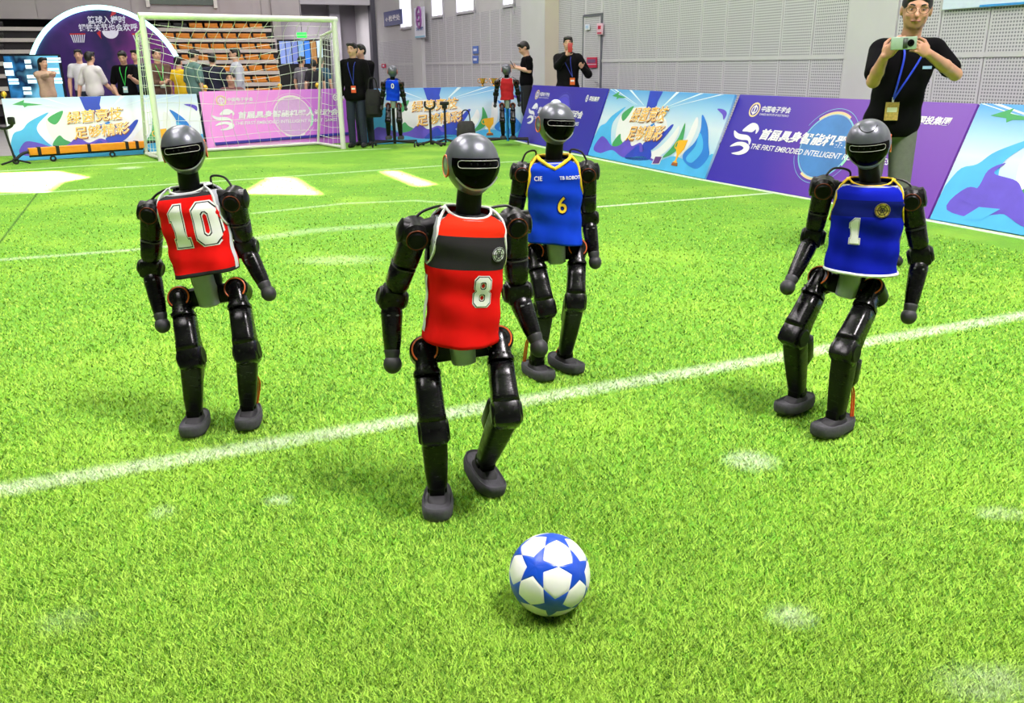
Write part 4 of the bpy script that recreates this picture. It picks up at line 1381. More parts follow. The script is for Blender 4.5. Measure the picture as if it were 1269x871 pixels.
ROBOTS = [
  dict(seed=8, Y=2.49, debug=1, label='robot in red and charcoal number 8 jersey striding towards the ball', scale=1.0,
    J=dict(head=(584.5, 203, 0.0), neck=(580, 262, 0.0), hem=(571, 412, -0.02), shL=(514, 289, -0.02), elL=(485, 371, 0.03), haL=(486.5, 451, -0.02),
           shR=(637, 277, 0.06), elR=(641, 364, 0.10), haR=(668, 431, 0.02), hipL=(526, 436, 0.0), hipR=(617, 424, 0.04),
           knL=(537, 532, -0.11), anL=(542, 604, -0.03), knR=(627, 509, -0.09), anR=(601, 572, 0.10)),
    head=(19, -2, 2, 1.0), feet=dict(L=(3, 0, 0), R=(28, 16, 4)), wid=0.92, hemdrop=0.028, flare=0.0,
    bands=[(0.0, 0), (0.57, 1), (0.83, 2)], mats=[M_red, M_char, M_redtop], trim=M_white, ntrim=M_white, side=M_pale,
    prints=[('8', 0.086, 0.036, 0.40, M_white, M_char, 0.9)], badges=[('badge', 0.078, 0.70, 0.022, M_pale)]),
  dict(seed=10, Y=3.14, debug=1, label='robot in red number 10 jersey with black yoke, nearest the goal', scale=1.0,
    J=dict(head=(228, 185.5, 0.0), neck=(235, 233, 0.0), hem=(257, 337, -0.02), shL=(189, 263, 0.0), elL=(187, 334, 0.03), haL=(201.5, 403, -0.05),
           shR=(290, 247, 0.0), elR=(305, 308, 0.05), haR=(333, 363.5, -0.02), hipL=(226, 371, 0.0), hipR=(295, 360, 0.02),
           knL=(237, 441, -0.10), anL=(241, 510, -0.04), knR=(306, 434, -0.09), anR=(307.5, 502, 0.02)),
    head=(16, -2, -6, 1.0), feet=dict(L=(6, 0, 0), R=(8, 0, 0)), wid=0.95, hemdrop=0.008,
    bands=[(0.0, 1), (0.045, 0), (0.90, 1)], mats=[M_red, M_char], trim=M_pale, ntrim=M_white, side=M_pale, loops='R',
    prints=[('10', 0.146, 0.020, 0.59, M_white, M_char, 0.84)]),
  dict(seed=6, Y=3.69, debug=1, label='robot in royal blue number 6 jersey with yellow V-neck', scale=1.0,
    J=dict(head=(688.5, 153, 0.0), neck=(686, 196, 0.0), hem=(688, 298, -0.02), shL=(647, 214, 0.0), elL=(637, 272, 0.02), haL=(650, 330, 0.0),
           shR=(728, 213, 0.0), elR=(729, 272, 0.05), haR=(737.5, 325, -0.03), hipL=(662, 315, 0.0), hipR=(715, 310, 0.01),
           knL=(675, 380, -0.11), anL=(665, 447, -0.02), knR=(713, 372, -0.10), anR=(700, 438, 0.07)),
    head=(18, -1, 3, 1.0), feet=dict(L=(30, 0, 0), R=(38, 4, 0)), wid=0.95, hemdrop=0.020, knob=1, loops='LR',
    bands=[(0.0, 0), (0.0, 0)], mats=[M_blue], trim=M_yellow, ntrim=M_yellow, vneck=0.024, neckr=0.0075, trimr=0.006, side=M_pale,
    prints=[('6', 0.095, 0.028, 0.46, M_yellow, M_navyband, 0.9), ('TB ROBOT', 0.020, 0.062, 0.78, M_white, None, 0.9), ('CIE', 0.026, -0.070, 0.78, M_white, None, 0.9)]),
  dict(seed=1, Y=3.16, debug=1, label='robot in deep blue number 1 jersey standing before the filming man', scale=1.0,
    J=dict(head=(1076, 178, -0.02), neck=(1079, 224, 0.0), hem=(1066, 333, -0.02), shL=(1021, 233, 0.06), elL=(1007, 295, 0.10), haL=(976, 356, -0.02),
           shR=(1129, 247, -0.05), elR=(1141, 319, -0.05), haR=(1126, 392, -0.12), hipL=(1019, 347, 0.05), hipR=(1083, 363, -0.03),
           knL=(985, 414, -0.03), anL=(988, 486, 0.06), knR=(1048, 434, -0.17), anR=(1036, 513, -0.16)),
    head=(-24, 9, -5, 1.0), feet=dict(L=(-52, 0, 0), R=(-55, 0, 0)), legx=(0.66, -0.75), wid=1.03, hemdrop=0.014, brow=1, loops='L',
    bands=[(0.0, 0), (0.62, 1), (0.80, 0)], mats=[M_navyblue, M_navyband], trim=M_yellow, ntrim=M_yellow, trimr=0.0036, neckr=0.0036, hemtrim=M_pale,
    prints=[('1', 0.088, -0.034, 0.46, M_white, M_grey, 0.85)], badges=[('badge', 0.048, 0.70, 0.026, M_gold)]),
]
for sp_ in ROBOTS:
    robot(sp_)

# ================================================================== football
def football():
    phi = (1 + 5 ** 0.5) / 2
    V = []
    for a in (-1, 1):
        for b in (-phi, phi):
            V += [(0, a, b), (a, b, 0), (b, 0, a)]
    V = np.array([unit(v) for v in V])
    # attitude: three star centres as seen in the photo, in view axes (right, up, towards viewer)
    R = 0.1045
    c = gnd(681, 745) ; c = C0 + ray(681, 711.5) * ((R - CAMH) / ray(681, 711.5)[2])
    back = unit(C0 - c); rt = unit(np.cross(AU, back)); upv = np.cross(back, rt)
    obs = [(-0.33, 0.148), (0.71, 0.132), (0.05, -0.743)]
    O = np.array([rt * x + upv * y + back * math.sqrt(1 - x * x - y * y) for x, y in obs])
    best = None
    for i in range(12):
        for j in range(12):
            if abs(V[i] @ V[j] - 0.4472) > 0.01: continue
            for k in range(12):
                if abs(V[i] @ V[k] - 0.4472) > 0.01 or abs(V[j] @ V[k] - 0.4472) > 0.01: continue
                A = np.array([V[i], V[j], V[k]])
                if np.linalg.det(A) * np.linalg.det(O) < 0: continue
                U_, S_, Vt = np.linalg.svd(O.T @ A)
                Rm = U_ @ np.diag([1, 1, np.sign(np.linalg.det(U_ @ Vt))]) @ Vt
                best = Rm; break
            if best is not None: break
        if best is not None: break
    V = V @ best.T
    root = thing('football', (c[0], c[1], 0.0), 'white football with blue star panels on the turf', 'ball')
    Mo = Matrix.Translation(Vector(c))
    b = MB(); b.ell(R - 0.0016, R - 0.0016, R - 0.0016, n=40, m=24)
    link('bladder', tmpl(b, 'bladder', mat('ball_seam', (150, 156, 170), 0.6)), None, root, Mo)
    mw = mat('ball_white', (236, 236, 232), 0.38, var=0.04, scale=18, coat=0.2)
    mb_ = mat('ball_blue', (12, 72, 196), 0.35, var=0.05, coat=0.2)
    def patch(center, loop, name, m):
        # fan of rings from the centre to the outline, on the sphere, sinking at the seam
        n = len(loop); rows = []
        for t in (0.0001, 0.25, 0.5, 0.75, 0.93, 1.0):
            row = []
            for q in loop:
                d = unit(center * (1 - t) + q * t)
                row.append(d * (R - (0.0011 if t == 1.0 else 0.0)))
            rows.append(row)
        bb = MB(); bb.grid(np.array(rows), wrap=True)
        me = bb.mesh(name, True)
        me.materials.append(m)
        bm = bmesh.new(); bm.from_mesh(me); bmesh.ops.recalc_face_normals(bm, faces=list(bm.faces))
        f0 = max(bm.faces, key=lambda f: f.calc_area())
        if f0.normal.dot(f0.calc_center_median()) < 0: bmesh.ops.reverse_faces(bm, faces=list(bm.faces))
        bm.to_mesh(me); bm.free()
        link(name, me, None, root, Mo)
    def dens(pts, k=5):
        out = []
        for i in range(len(pts)):
            a, e = pts[i], pts[(i + 1) % len(pts)]
            for t in np.linspace(0, 1, k, endpoint=False): out.append(unit(a * (1 - t) + e * t))
        return out
    inner = math.radians(13.6)
    def toward(a, e, ang):
        t = unit(e - a * (a @ e)); return a * math.cos(ang) + t * math.sin(ang)
    faces = [(i, j, k) for i in range(12) for j in range(i + 1, 12) for k in range(j + 1, 12) if V[i] @ V[j] > 0.4 and V[i] @ V[k] > 0.4 and V[j] @ V[k] > 0.4]
    for i in range(12):
        nb = [j for j in range(12) if j != i and V[i] @ V[j] > 0.4]
        e1 = unit(V[nb[0]] - V[i] * (V[i] @ V[nb[0]])); e2 = np.cross(V[i], e1)
        nb.sort(key=lambda j: math.atan2(V[j] @ e2, V[j] @ e1))
        lp = []
        for a, j in enumerate(nb):
            k = nb[(a + 1) % 5]
            lp.append(unit(V[i] + V[j])); lp.append(toward(V[i], unit(V[i] + V[j] + V[k]), inner))
        patch(V[i], dens(lp), 'star_panel', mb_)
    for i, j, k in faces:
        ctr = unit(V[i] + V[j] + V[k])
        lp = []
        for a, e in ((i, j), (j, k), (k, i)):
            lp.append(toward(V[a], ctr, inner)); lp.append(unit(V[a] + V[e]))
        patch(ctr, dens(lp), 'white_panel', mw)
football()

# ================================================================== goal
def goal():
    A0, B0 = gnd(200, 199.5), gnd(425.5, 184.5)
    Hh = 2.08
    dx = unit(B0 - A0); bk = np.array([-dx[1], dx[0], 0])
    Wd = float(np.linalg.norm(B0 - A0)); D0, D1 = 0.55, 1.05
    root = thing('football_goal', (A0 + B0) / 2, 'white football goal with loose white net on the far goal line', 'goal')
    M0 = basis(A0, dx, bk, ZZ)
    mg = mat('goal_white_paint', (226, 228, 220), 0.4, var=0.03)
    def part(name, pts, r, m=mg):
        b = MB(); b.tube(np.array(pts, float), r, 12)
        return link(name, tmpl(b, name, m), None, root, M0)
    part('goal_post', [(0, 0, 0), (0, 0, Hh)], 0.045); part('goal_post', [(Wd, 0, 0), (Wd, 0, Hh)], 0.045)
    part('crossbar', [(-0.045, 0, Hh), (Wd + 0.045, 0, Hh)], 0.045)
    for x in (0.02, Wd - 0.02):
        part('top_stay', [(x, 0, Hh - 0.16), (x, D0, Hh - 0.24)], 0.022)
        part('rear_post', [(x, D0, Hh - 0.24), (x, D1, 0.03)], 0.022)
        part('ground_bar', [(x, 0, 0.03), (x, D1, 0.03)], 0.028)
    part('rear_ground_bar', [(0, D1, 0.03), (Wd, D1, 0.03)], 0.028)
    # net: sagging roof and back, side sheets; knotted strands
    prof = [(0.0, Hh), (0.28, Hh - 0.22), (D0, Hh - 0.30), (D0 + 0.05, Hh - 0.55), (0.70, 1.1), (0.86, 0.55), (D1, 0.05)]
    prof = smooth_pts(prof, 6)
    nx = 16
    def at(u, j):
        y, z = prof[j]
        s = math.sin(math.pi * u)
        k = j / (len(prof) - 1)
        dz = -0.30 * s * (0.8 + 0.4 * math.sin(4 * u)) * math.exp(-((k - 0.40) / 0.22) ** 2) - 0.04 * math.sin(5 * u + 7 * k) * s
        dy = 0.16 * s * math.exp(-((k - 0.62) / 0.25) ** 2) + 0.02 * math.sin(9 * u + 4 * k)
        dxw = 0.05 * math.sin(6 * k * math.pi + 3 * u) * s
        return (u * Wd + dxw, y + dy * (1 if j else 0), max(0.03, z + dz * (1 if j else 0)))
    b = MB(); r = 0.0036
    for i in range(nx + 1):
        b.tube([at(i / nx, j) for j in range(len(prof))], r, 4)
    for j in range(3, len(prof), 3):
        b.tube([at(i / 44, j) for i in range(45)], r, 4)
    for x in (0.0, Wd):
        for j in range(0, len(prof), 2):
            y, z = prof[j]
            b.tube([(x, 0.0, z), (x + (0.02 if x else -0.02), y * 0.5, z - 0.03), (x, y, z)] if y > 0.05 else [(x, 0, z), (x, 0.03, z)], r, 4)
        for q in (0.2, 0.4, 0.6, 0.8):
            b.tube([(x, prof[j][0] * q, prof[j][1]) for j in range(len(prof))], r, 4)
    me = tmpl(b, 'net', mat('net_white', (232, 234, 230), 0.8))
    o = link('net', me, None, root, M0); o['kind'] = 'stuff'
goal()

# ================================================================== pitch-side boards
M_bsky = ramp_mat('banner_sky', [(0.0, (60, 150, 226)), (0.25, (172, 210, 236)), (0.6, (206, 222, 236)), (0.82, (150, 198, 234)), (1.0, (84, 160, 224))], 2, 0.0, 1.06, 0.45, 0.05, 1.5)
M_bsky_pale = ramp_mat('banner_sky_pale', [(0.0, (140, 190, 236)), (0.3, (228, 232, 246)), (0.65, (236, 238, 250)), (1.0, (166, 198, 240))], 2, 0.0, 1.06, 0.45, 0.05, 1.5)  # same sky gradient in paler colours
M_bpur = ramp_mat('banner_violet', [(0.0, (46, 34, 166)), (0.40, (54, 36, 164)), (0.7, (102, 48, 166)), (1.0, (112, 54, 172))], 0, -0.35, 3.4, 0.4, 0.12, 1.2, 2, 0.10)
M_bpur_b = ramp_mat('banner_violet_blue', [(0.0, (62, 48, 172)), (0.5, (52, 40, 166)), (1.0, (48, 48, 166))], 0, 0.0, 3.3, 0.4, 0.1, 1.2)
M_bpink = ramp_mat('banner_pink', [(0.0, (238, 150, 226)), (0.45, (226, 138, 224)), (0.75, (176, 92, 206)), (1.0, (120, 70, 196))], 0, 0.0, 3.4, 0.45, 0.08, 1.0)
P_white = mat('print_white', (230, 230, 234), 0.5, var=0.01)
P_green = mat('print_green', (62, 158, 92), 0.5, var=0.06)
P_cyan = mat('print_cyan', (72, 176, 234), 0.5, var=0.08, scale=5)
P_azure = mat('print_azure', (34, 122, 214), 0.5, var=0.10, scale=5)
P_navy = mat('print_navy', (34, 66, 190), 0.5, var=0.10, scale=6)
P_violet = mat('print_violet', (96, 76, 200), 0.5, var=0.10, scale=6)
P_gold = mat('print_gold', (246, 178, 30), 0.5, var=0.08, scale=9)
P_text = mat('print_amber', (250, 190, 84), 0.5, var=0.06, scale=9)
P_textw = mat('print_cream', (252, 246, 230), 0.5, var=0.02)
P_brown = mat('print_brown', (150, 84, 36), 0.5)
P_teal = mat('print_teal', (60, 122, 190), 0.45, var=0.25, scale=3)
P_ray = mat('print_ray', (222, 238, 250), 0.5, var=0.02)
M_frame = mat('board_frame', (120, 124, 140), 0.5, 0.3)
M_back = mat('board_back', (206, 206, 210), 0.8)
M_leg = mat('board_leg', (90, 92, 98), 0.4, 0.6)

class Board:
    def __init__(s, A, B, lean, h, label, m, back):
        A = np.asarray(A, float); B = np.asarray(B, float)
        s.W = float(np.linalg.norm(B - A)); s.A = A
        x = unit(B - A); bk = np.asarray(back, float); bk = unit(bk - x * (bk @ x))
        z = unit(bk * lean + ZZ * h); y = np.cross(z, x)
        s.Hf = math.hypot(lean, h)
        s.M = basis(A + ZZ * 0.004, x, y, z)
        s.root = thing('banner_board', (A + B) / 2, label, 'banner', 'pitch-side banner boards')
        b = MB().box(s.W, 0.03, s.Hf, c=(s.W / 2, 0.016, s.Hf / 2), bev=0.003)
        me = b.mesh('face_panel', False); me.materials.append(m)
        s.face = link('face_panel', me, None, s.root, s.M)
        # rear stays
        for q in (0.18, 0.82):
            p0 = A + x * (s.W * q) + bk * (lean * 0.9) + ZZ * (h * 0.9) + bk * 0.03
            p1 = A + x * (s.W * q) + bk * (lean * 2.0 + 0.02) + ZZ * 0.012
            b = MB(); b.tube(np.array([p0, p1]) - A, 0.012, 8)
            link('rear_stay', tmpl(b, 'rear_stay', M_leg), None, s.root, Matrix.Translation(Vector(A)))
        s.layer = 0
    def add(s, name, b, m, smooth=False):
        s.layer += 1
        me = b.mesh(name, smooth); me.materials.append(m)
        return link(name, me, None, s.face, s.M)
    def poly(s, name, pts, m, sm=True, lay=1, sc=(1, 1), o=(0, 0)):
        P = np.array(pts, float) * np.array(sc) + np.array(o)
        P[:, 0] *= s.W; P[:, 1] *= s.Hf
        if sm: P = smooth_pts(P, 5, True)
        P[:, 0] = np.clip(P[:, 0], 0.004, s.W - 0.004); P[:, 1] = np.clip(P[:, 1], 0.004, s.Hf - 0.004)
        b = MB(); b.poly([tuple(q) for q in P], -0.0008 * lay)
        return s.add(name, b, m)
    def text(s, name, txt, cx, cz, height, m, bold=0.0, shear=0.0, lay=6, rot=0.0, width=None, sx=1.0):
        v, f = text_mesh(txt, 1.0, bold, shear)
        hh = v[:, 2].max() - v[:, 2].min(); k = height * s.Hf / hh
        v = v * k
        if width:
            v[:, 0] *= width * s.W / (v[:, 0].max() - v[:, 0].min())
        v[:, 0] *= sx
        c, n = math.cos(rot), math.sin(rot)
        x = v[:, 0] * c - v[:, 2] * n; z = v[:, 0] * n + v[:, 2] * c
        b = MB(); b.add(np.stack([x + cx * s.W, np.full(len(v), -0.0008 * lay), z + cz * s.Hf], 1), f)
        return s.add(name, b, m)
    def ringp(s, name, cx, cz, r0, r1, m, lay=4, a0=0, a1=360, ex=1.0):
        a = np.radians(np.linspace(a0, a1, 49)); b = MB()
        G = np.array([[(cx * s.W + r * ex * math.cos(q), -0.0008 * lay, cz * s.Hf + r * math.sin(q)) for q in a] for r in (r0, r1)])
        b.grid(G, flip=True)
        return s.add(name, b, m)

def art_blue(B, pale=False, small=True):
    for x0, x1 in ((0.30, 0.05), (0.36, 0.20), (0.52, 0.60), (0.55, 0.78), (0.58, 0.92), (0.28, -0.02)):
        a = min(max(x1, 0.0), 1.0)
        B.poly('light_ray', [(x0, 0.80), (a - 0.012, 1.0), (a + 0.012, 1.0), (x0 + 0.006, 0.80)], P_ray, False, 1)
    B.poly('cyan_wave', [(0.0, 0.08), (0.02, 0.42), (0.07, 0.50), (0.11, 0.62), (0.21, 0.76), (0.15, 0.58), (0.14, 0.46), (0.17, 0.30), (0.22, 0.10), (0.12, 0.02)], P_cyan, True, 2)
    B.poly('white_crest', [(0.19, 0.62), (0.27, 0.74), (0.38, 0.78), (0.50, 0.74), (0.60, 0.60), (0.62, 0.42), (0.56, 0.24), (0.44, 0.18), (0.30, 0.20), (0.21, 0.32)], P_white, True, 2)
    B.poly('green_fin', [(0.20, 0.66), (0.28, 0.78), (0.255, 0.62), (0.225, 0.56)], P_green, True, 3)
    B.poly('green_gust', [(0.045, 0.90), (0.105, 0.97), (0.10, 0.925), (0.19, 0.885), (0.115, 0.875), (0.10, 0.85), (0.095, 0.885)], P_green, False, 3)
    B.poly('green_leaf', [(0.20, 0.22), (0.24, 0.38), (0.27, 0.30), (0.36, 0.16), (0.26, 0.17)], P_green, True, 3)
    B.poly('violet_wave', [(0.04, 0.10), (0.07, 0.30), (0.13, 0.28), (0.20, 0.20), (0.27, 0.22), (0.33, 0.34), (0.38, 0.24), (0.45, 0.30), (0.52, 0.16), (0.60, 0.10), (0.40, 0.04), (0.20, 0.06)], P_violet, True, 4)
    B.poly('navy_wave', [(0.36, 0.06), (0.40, 0.20), (0.44, 0.27), (0.47, 0.18), (0.54, 0.24), (0.56, 0.10)], P_navy, True, 5)
    B.poly('azure_surf', [(0.0, 0.0), (0.0, 0.12), (0.10, 0.06), (0.22, 0.14), (0.34, 0.07), (0.50, 0.13), (0.62, 0.09), (0.74, 0.20), (0.90, 0.16), (1.0, 0.30), (1.0, 0.0)], P_cyan, True, 5)
    B.poly('navy_ribbon', [(0.375, 1.0), (0.395, 0.74), (0.445, 0.70), (0.475, 0.76), (0.47, 0.86), (0.485, 1.0)], P_navy, False, 3)
    B.poly('navy_swoosh', [(0.47, 0.30), (0.49, 0.20), (0.545, 0.22), (0.60, 0.34), (0.655, 0.56), (0.64, 0.58), (0.60, 0.48), (0.53, 0.36)], P_navy, True, 4)
    B.poly('navy_star', [(0.40, 0.50), (0.47, 0.54), (0.50, 0.58), (0.53, 0.52), (0.56, 0.46), (0.50, 0.47), (0.46, 0.46)], P_azure, False, 4)
    B.poly('white_crescent', [(0.44, 0.12), (0.56, 0.10), (0.66, 0.22), (0.71, 0.42), (0.70, 0.58), (0.665, 0.44), (0.60, 0.26), (0.52, 0.18)], P_white, True, 3)
    B.poly('green_sail', [(0.735, 0.62), (0.755, 0.50), (0.76, 0.38), (0.73, 0.24), (0.66, 0.16), (0.70, 0.30), (0.725, 0.44)], P_green, True, 5)
    B.poly('white_sail', [(0.80, 0.70), (0.83, 0.60), (0.82, 0.36), (0.77, 0.18), (0.74, 0.22), (0.78, 0.42)], P_white, True, 3)
    B.poly('azure_fin', [(0.835, 0.74), (0.90, 0.60), (0.945, 0.40), (0.975, 0.26), (0.93, 0.10), (0.84, 0.14), (0.80, 0.24), (0.85, 0.40), (0.86, 0.56)], P_azure, True, 6)
    B.poly('cyan_fin', [(0.86, 0.52), (0.90, 0.44), (0.92, 0.30), (0.88, 0.16), (0.83, 0.20), (0.865, 0.36)], P_cyan, True, 7)
    B.poly('violet_gust', [(0.92, 0.82), (0.965, 0.76), (0.985, 0.70), (0.99, 0.78), (0.96, 0.82)], P_violet, True, 3)
    # printed cup
    B.poly('cup_print', [(0.735, 0.40), (0.80, 0.42), (0.795, 0.30), (0.772, 0.22), (0.770, 0.15), (0.785, 0.12), (0.745, 0.12), (0.760, 0.15), (0.758, 0.22), (0.738, 0.29)], P_gold, False, 9)
    B.ringp('cup_handle', 0.735, 0.34, 0.035, 0.05, P_gold, 8, 70, 290)
    B.poly('cup_base', [(0.742, 0.085), (0.79, 0.085), (0.785, 0.125), (0.747, 0.125)], P_brown, False, 10)
    if small:
        B.poly('small_placard', [(0.595, 0.05), (0.655, 0.07), (0.66, 0.18), (0.60, 0.165)], P_white, False, 9)
        B.poly('small_placard', [(0.600, 0.06), (0.650, 0.078), (0.655, 0.168), (0.605, 0.155)], mat('print_plum', (96, 56, 130), 0.5), False, 10)
    for txt, cx, cz in (('绿茵竞技', 0.435, 0.685), ('足够精彩', 0.455, 0.435)):
        B.text('headline_shadow', txt, cx + 0.004, cz - 0.012, 0.215, P_brown, 0.035, 0.18, 11, 0.07, 0.30)
        B.text('headline_edge', txt, cx, cz, 0.21, P_textw, 0.030, 0.18, 12, 0.07, 0.30)
        B.text('headline', txt, cx, cz, 0.20, P_text, 0.006, 0.18, 13, 0.07, 0.29)

def art_purple(B, half=False):
    B.arc = getattr(B, 'arc', None) or mat('print_peach', (228, 196, 150), 0.5)
    # round glow badge
    cx, cz = 0.52, 0.52
    b = MB(); a = np.linspace(0, 2 * math.pi, 40, endpoint=False)
    b.poly([(cx * B.W + 0.33 * math.cos(q), cz * B.Hf + 0.33 * math.sin(q)) for q in a], -0.001)
    B.add('glow_disc', b, B.teal)
    B.ringp('glow_ring', cx, cz, 0.335, 0.352, B.ring, 2)
    B.ringp('glow_arc', cx, cz, 0.345, 0.372, B.arc, 3, 60, 130)
    B.ringp('glow_arc', cx, cz, 0.345, 0.372, B.arc, 3, 240, 300)
    B.ringp('glow_arc', cx, cz, 0.345, 0.372, mat('print_mint', (150, 226, 190), 0.5), 3, 330, 385)
    B.ringp('halo_ring', cx, cz, 0.40, 0.405, B.ring, 2, 20, 150); B.ringp('halo_ring', cx, cz, 0.40, 0.405, B.ring, 2, 200, 330)
    # society mark
    lx, lz = 0.115, 0.835
    B.ringp('mark_ring', lx, lz, 0.068, 0.088, mat('print_goldpale', (226, 206, 150), 0.45), 4)
    B.ringp('mark_ring', lx, lz, 0.036, 0.050, P_white, 4)
    b = MB(); b.poly([(lx * B.W - 0.009, lz * B.Hf - 0.06), (lx * B.W + 0.009, lz * B.Hf - 0.06), (lx * B.W + 0.009, lz * B.Hf + 0.06), (lx * B.W - 0.009, lz * B.Hf + 0.06)], -0.004)
    B.add('mark_bar', b, P_white)
    B.text('mark_name', '中国电子学会', 0.225, 0.85, 0.068, P_white, 0.02, 0.1, 4, 0, 0.15)
    B.text('mark_subline', 'CHINESE INSTITUTE OF ELECTRONICS', 0.225, 0.79, 0.022, P_white, 0.0, 0.1, 4, 0, 0.15)
    # flowing emblem: three white ribbons
    e = lambda *pts: [(0.10 + x * 0.055, 0.50 + z * 0.16) for x, z in pts]
    B.poly('emblem_ribbon', e((-0.1, 0.6), (0.5, 1.15), (1.1, 1.1), (1.45, 0.75), (1.3, 0.45), (1.15, 0.75), (0.9, 0.55), (0.4, 0.55)), P_white, True, 4)
    B.poly('emblem_ribbon', e((-0.9, 0.55), (-0.3, 0.35), (0.6, 0.3), (1.1, 0.0), (1.1, -0.35), (0.8, -0.05), (0.1, -0.05), (-0.6, 0.1)), P_white, True, 4)
    B.poly('emblem_ribbon', e((-0.7, -0.6), (-0.2, -0.25), (0.6, -0.2), (1.2, -0.45), (1.15, -0.85), (0.5, -1.1), (-0.3, -1.05), (0.4, -0.85), (0.7, -0.6), (0.2, -0.45)), P_white, True, 4)
    B.text('headline', '首届具身智能机器人运动会', 0.505, 0.575, 0.125, P_white, 0.035, 0.2, 6, 0, 0.61)
    B.text('subline', 'THE FIRST EMBODIED INTELLIGENT ROBOT GAMES', 0.485, 0.435, 0.058, P_white, 0.012, 0.2, 6, 0, 0.62)
    # sponsor mark on the right
    rx, rz = 0.80, 0.835
    B.ringp('sponsor_ring', rx, rz, 0.035, 0.058, P_white, 4, 0, 360, 0.75)
    B.ringp('sponsor_ring', rx, rz, 0.0, 0.020, P_white, 4, 0, 360, 0.75)
    B.text('sponsor_name', '国投集团', 0.885, 0.835, 0.075, P_white, 0.03, 0.2, 4, 0, 0.115)

j0, j1, j2, j3 = gnd(640, 174), gnd(728, 193), gnd(874, 222.5), gnd(1150.5, 271.8)
j4 = j3 + unit(j3 - j2) * 3.22
def mk(A, B, lean, h, label, m, back, gap=0.012):
    d = unit(B - A)
    return Board(A + d * gap, B - d * gap, lean, h, label, m, back)
GLOW = mat('print_glow_mint', (120, 190, 214), 0.45, var=0.1)
bA = mk(j0, j1, 0.33, 0.985, 'violet-blue banner board on the touchline behind the number 6 robot', M_bpur_b, UU); bA.teal = mat('print_violet_glow', (78, 70, 206), 0.45); bA.ring = bA.arc = mat('print_violet_ring', (86, 82, 196), 0.45); art_purple(bA)
bB = mk(j1, j2, 0.36, 0.98, 'sky-blue banner board with gold cup between two violet boards on the touchline', M_bsky, UU); art_blue(bB)
bC = mk(j2, j3, 0.43, 0.98, 'violet banner board behind the number 1 robot with round glowing badge', M_bpur, UU); bC.teal = P_teal; bC.ring = GLOW; art_purple(bC)
bD = mk(j3, j4, 0.43, 0.985, 'sky-blue banner board cut by the right edge of the photo', M_bsky, UU); art_blue(bD)
bD.poly('violet_cloud', [(0.05, 0.22), (0.10, 0.30), (0.11, 0.46), (0.15, 0.53), (0.13, 0.44), (0.20, 0.40), (0.24, 0.30), (0.32, 0.22), (0.38, 0.10), (0.28, 0.06), (0.20, 0.14), (0.12, 0.16)], P_violet, True, 8)
bD.poly('cyan_slab', [(0.09, 0.04), (0.15, 0.06), (0.19, 0.17), (0.13, 0.16)], P_cyan, False, 9)
l0, l1 = gnd(16, 200.5), gnd(256, 187)
bL = mk(l0, l1, 0.20, 0.93, 'pale sky-blue banner board behind the orange hoist beam', M_bsky_pale, VV); art_blue(bL, True, False)
p0, p1 = gnd(257, 186), gnd(257, 186) + unit(gnd(440, 176.5) - gnd(257, 186)) * 3.0
bP = mk(p0, p1, 0.22, 0.96, 'pink and violet banner board right behind the goal net', M_bpink, VV); bP.teal = mat('print_pale_mint', (206, 160, 214), 0.45); bP.ring = bP.arc = mat('print_pale_ring', (226, 218, 220), 0.45); art_purple(bP)
m0 = gnd(453, 179.7)
m1 = m0 + np.array([math.cos(math.radians(19.5)), math.sin(math.radians(19.5)), 0]) * 3.1
bM = mk(m0, m1, 0.22, 0.96, 'sky-blue banner board at the back between the two hanging robots', M_bsky, VV); art_blue(bM, False, False)
# dark belt lying across the pink board (net tie strap)
b = MB(); b.box(2.55, 0.012, 0.05, Matrix.Rotation(-0.03, 4, 'Y'), bev=0.003)
link('tie_strap', tmpl(b, 'tie_strap', mat('strap_indigo', (44, 34, 150), 0.6)), None, bP.root, bP.M @ TR(1.40, -0.012, 0.13))
# gilt knobs on the board tops
def finial(B, fx):
    b = MB(); b.loft([(0, 0.012, 0.012), (0.03, 0.012, 0.012), (0.035, 0.03, 0.03), (0.06, 0.042, 0.042), (0.085, 0.04, 0.04), (0.11, 0.02, 0.02), (0.115, 0.004, 0.004)], 14)
    link('gilt_knob', tmpl(b, 'gilt_knob', mat('gilt', (224, 176, 64), 0.35, 0.6)), None, B.root, B.M @ TR(fx * B.W, 0.02, B.Hf))
for B_, fx in ((bP, 0.04), (bP, 0.47), (bP, 0.70), (bL, 0.0)): finial(B_, fx if fx > 0 else 0.015)

# ================================================================== signs on the walls
def wall_sign(name, x0, y0, x1, y1, m, label, cat='sign', w=WD - 0.02):
    a = on_wall(x0, (y0 + y1) / 2, w); c = on_wall(x1, (y0 + y1) / 2, w)
    xm = (x0 + x1) / 2
    zt, zb = on_wall(xm, y0, w)[2], on_wall(xm, y1, w)[2]
    wd = abs((c - a) @ VV); hh = zt - zb
    ctr = (a + c) / 2; ctr = np.array([ctr[0], ctr[1], (zt + zb) / 2])
    b = MB().box(wd, 0.02, hh, bev=0.004)
    M0 = basis(ctr, -VV, UU, ZZ)
    o = thing(name, ctr - ZZ * hh / 2, label, cat)
    me = b.mesh('sign_plate', False); me.materials.append(m)
    pl = link('sign_plate', me, None, o, M0)
    return o, pl, M0, wd, hh
def sign_text(pl, M0, txt, cx, cz, h, m, bold=0.02, width=None):
    v, f = text_mesh(txt, 1.0, bold)
    k = h / (v[:, 2].max() - v[:, 2].min()); v = v * k
    if width: v[:, 0] *= width / (v[:, 0].max() - v[:, 0].min())
    b = MB(); b.add(np.stack([v[:, 0] + cx, np.full(len(v), -0.013), v[:, 2] + cz], 1), f)
    me = b.mesh('lettering', False); me.materials.append(m)
    link('lettering', me, None, pl, M0)
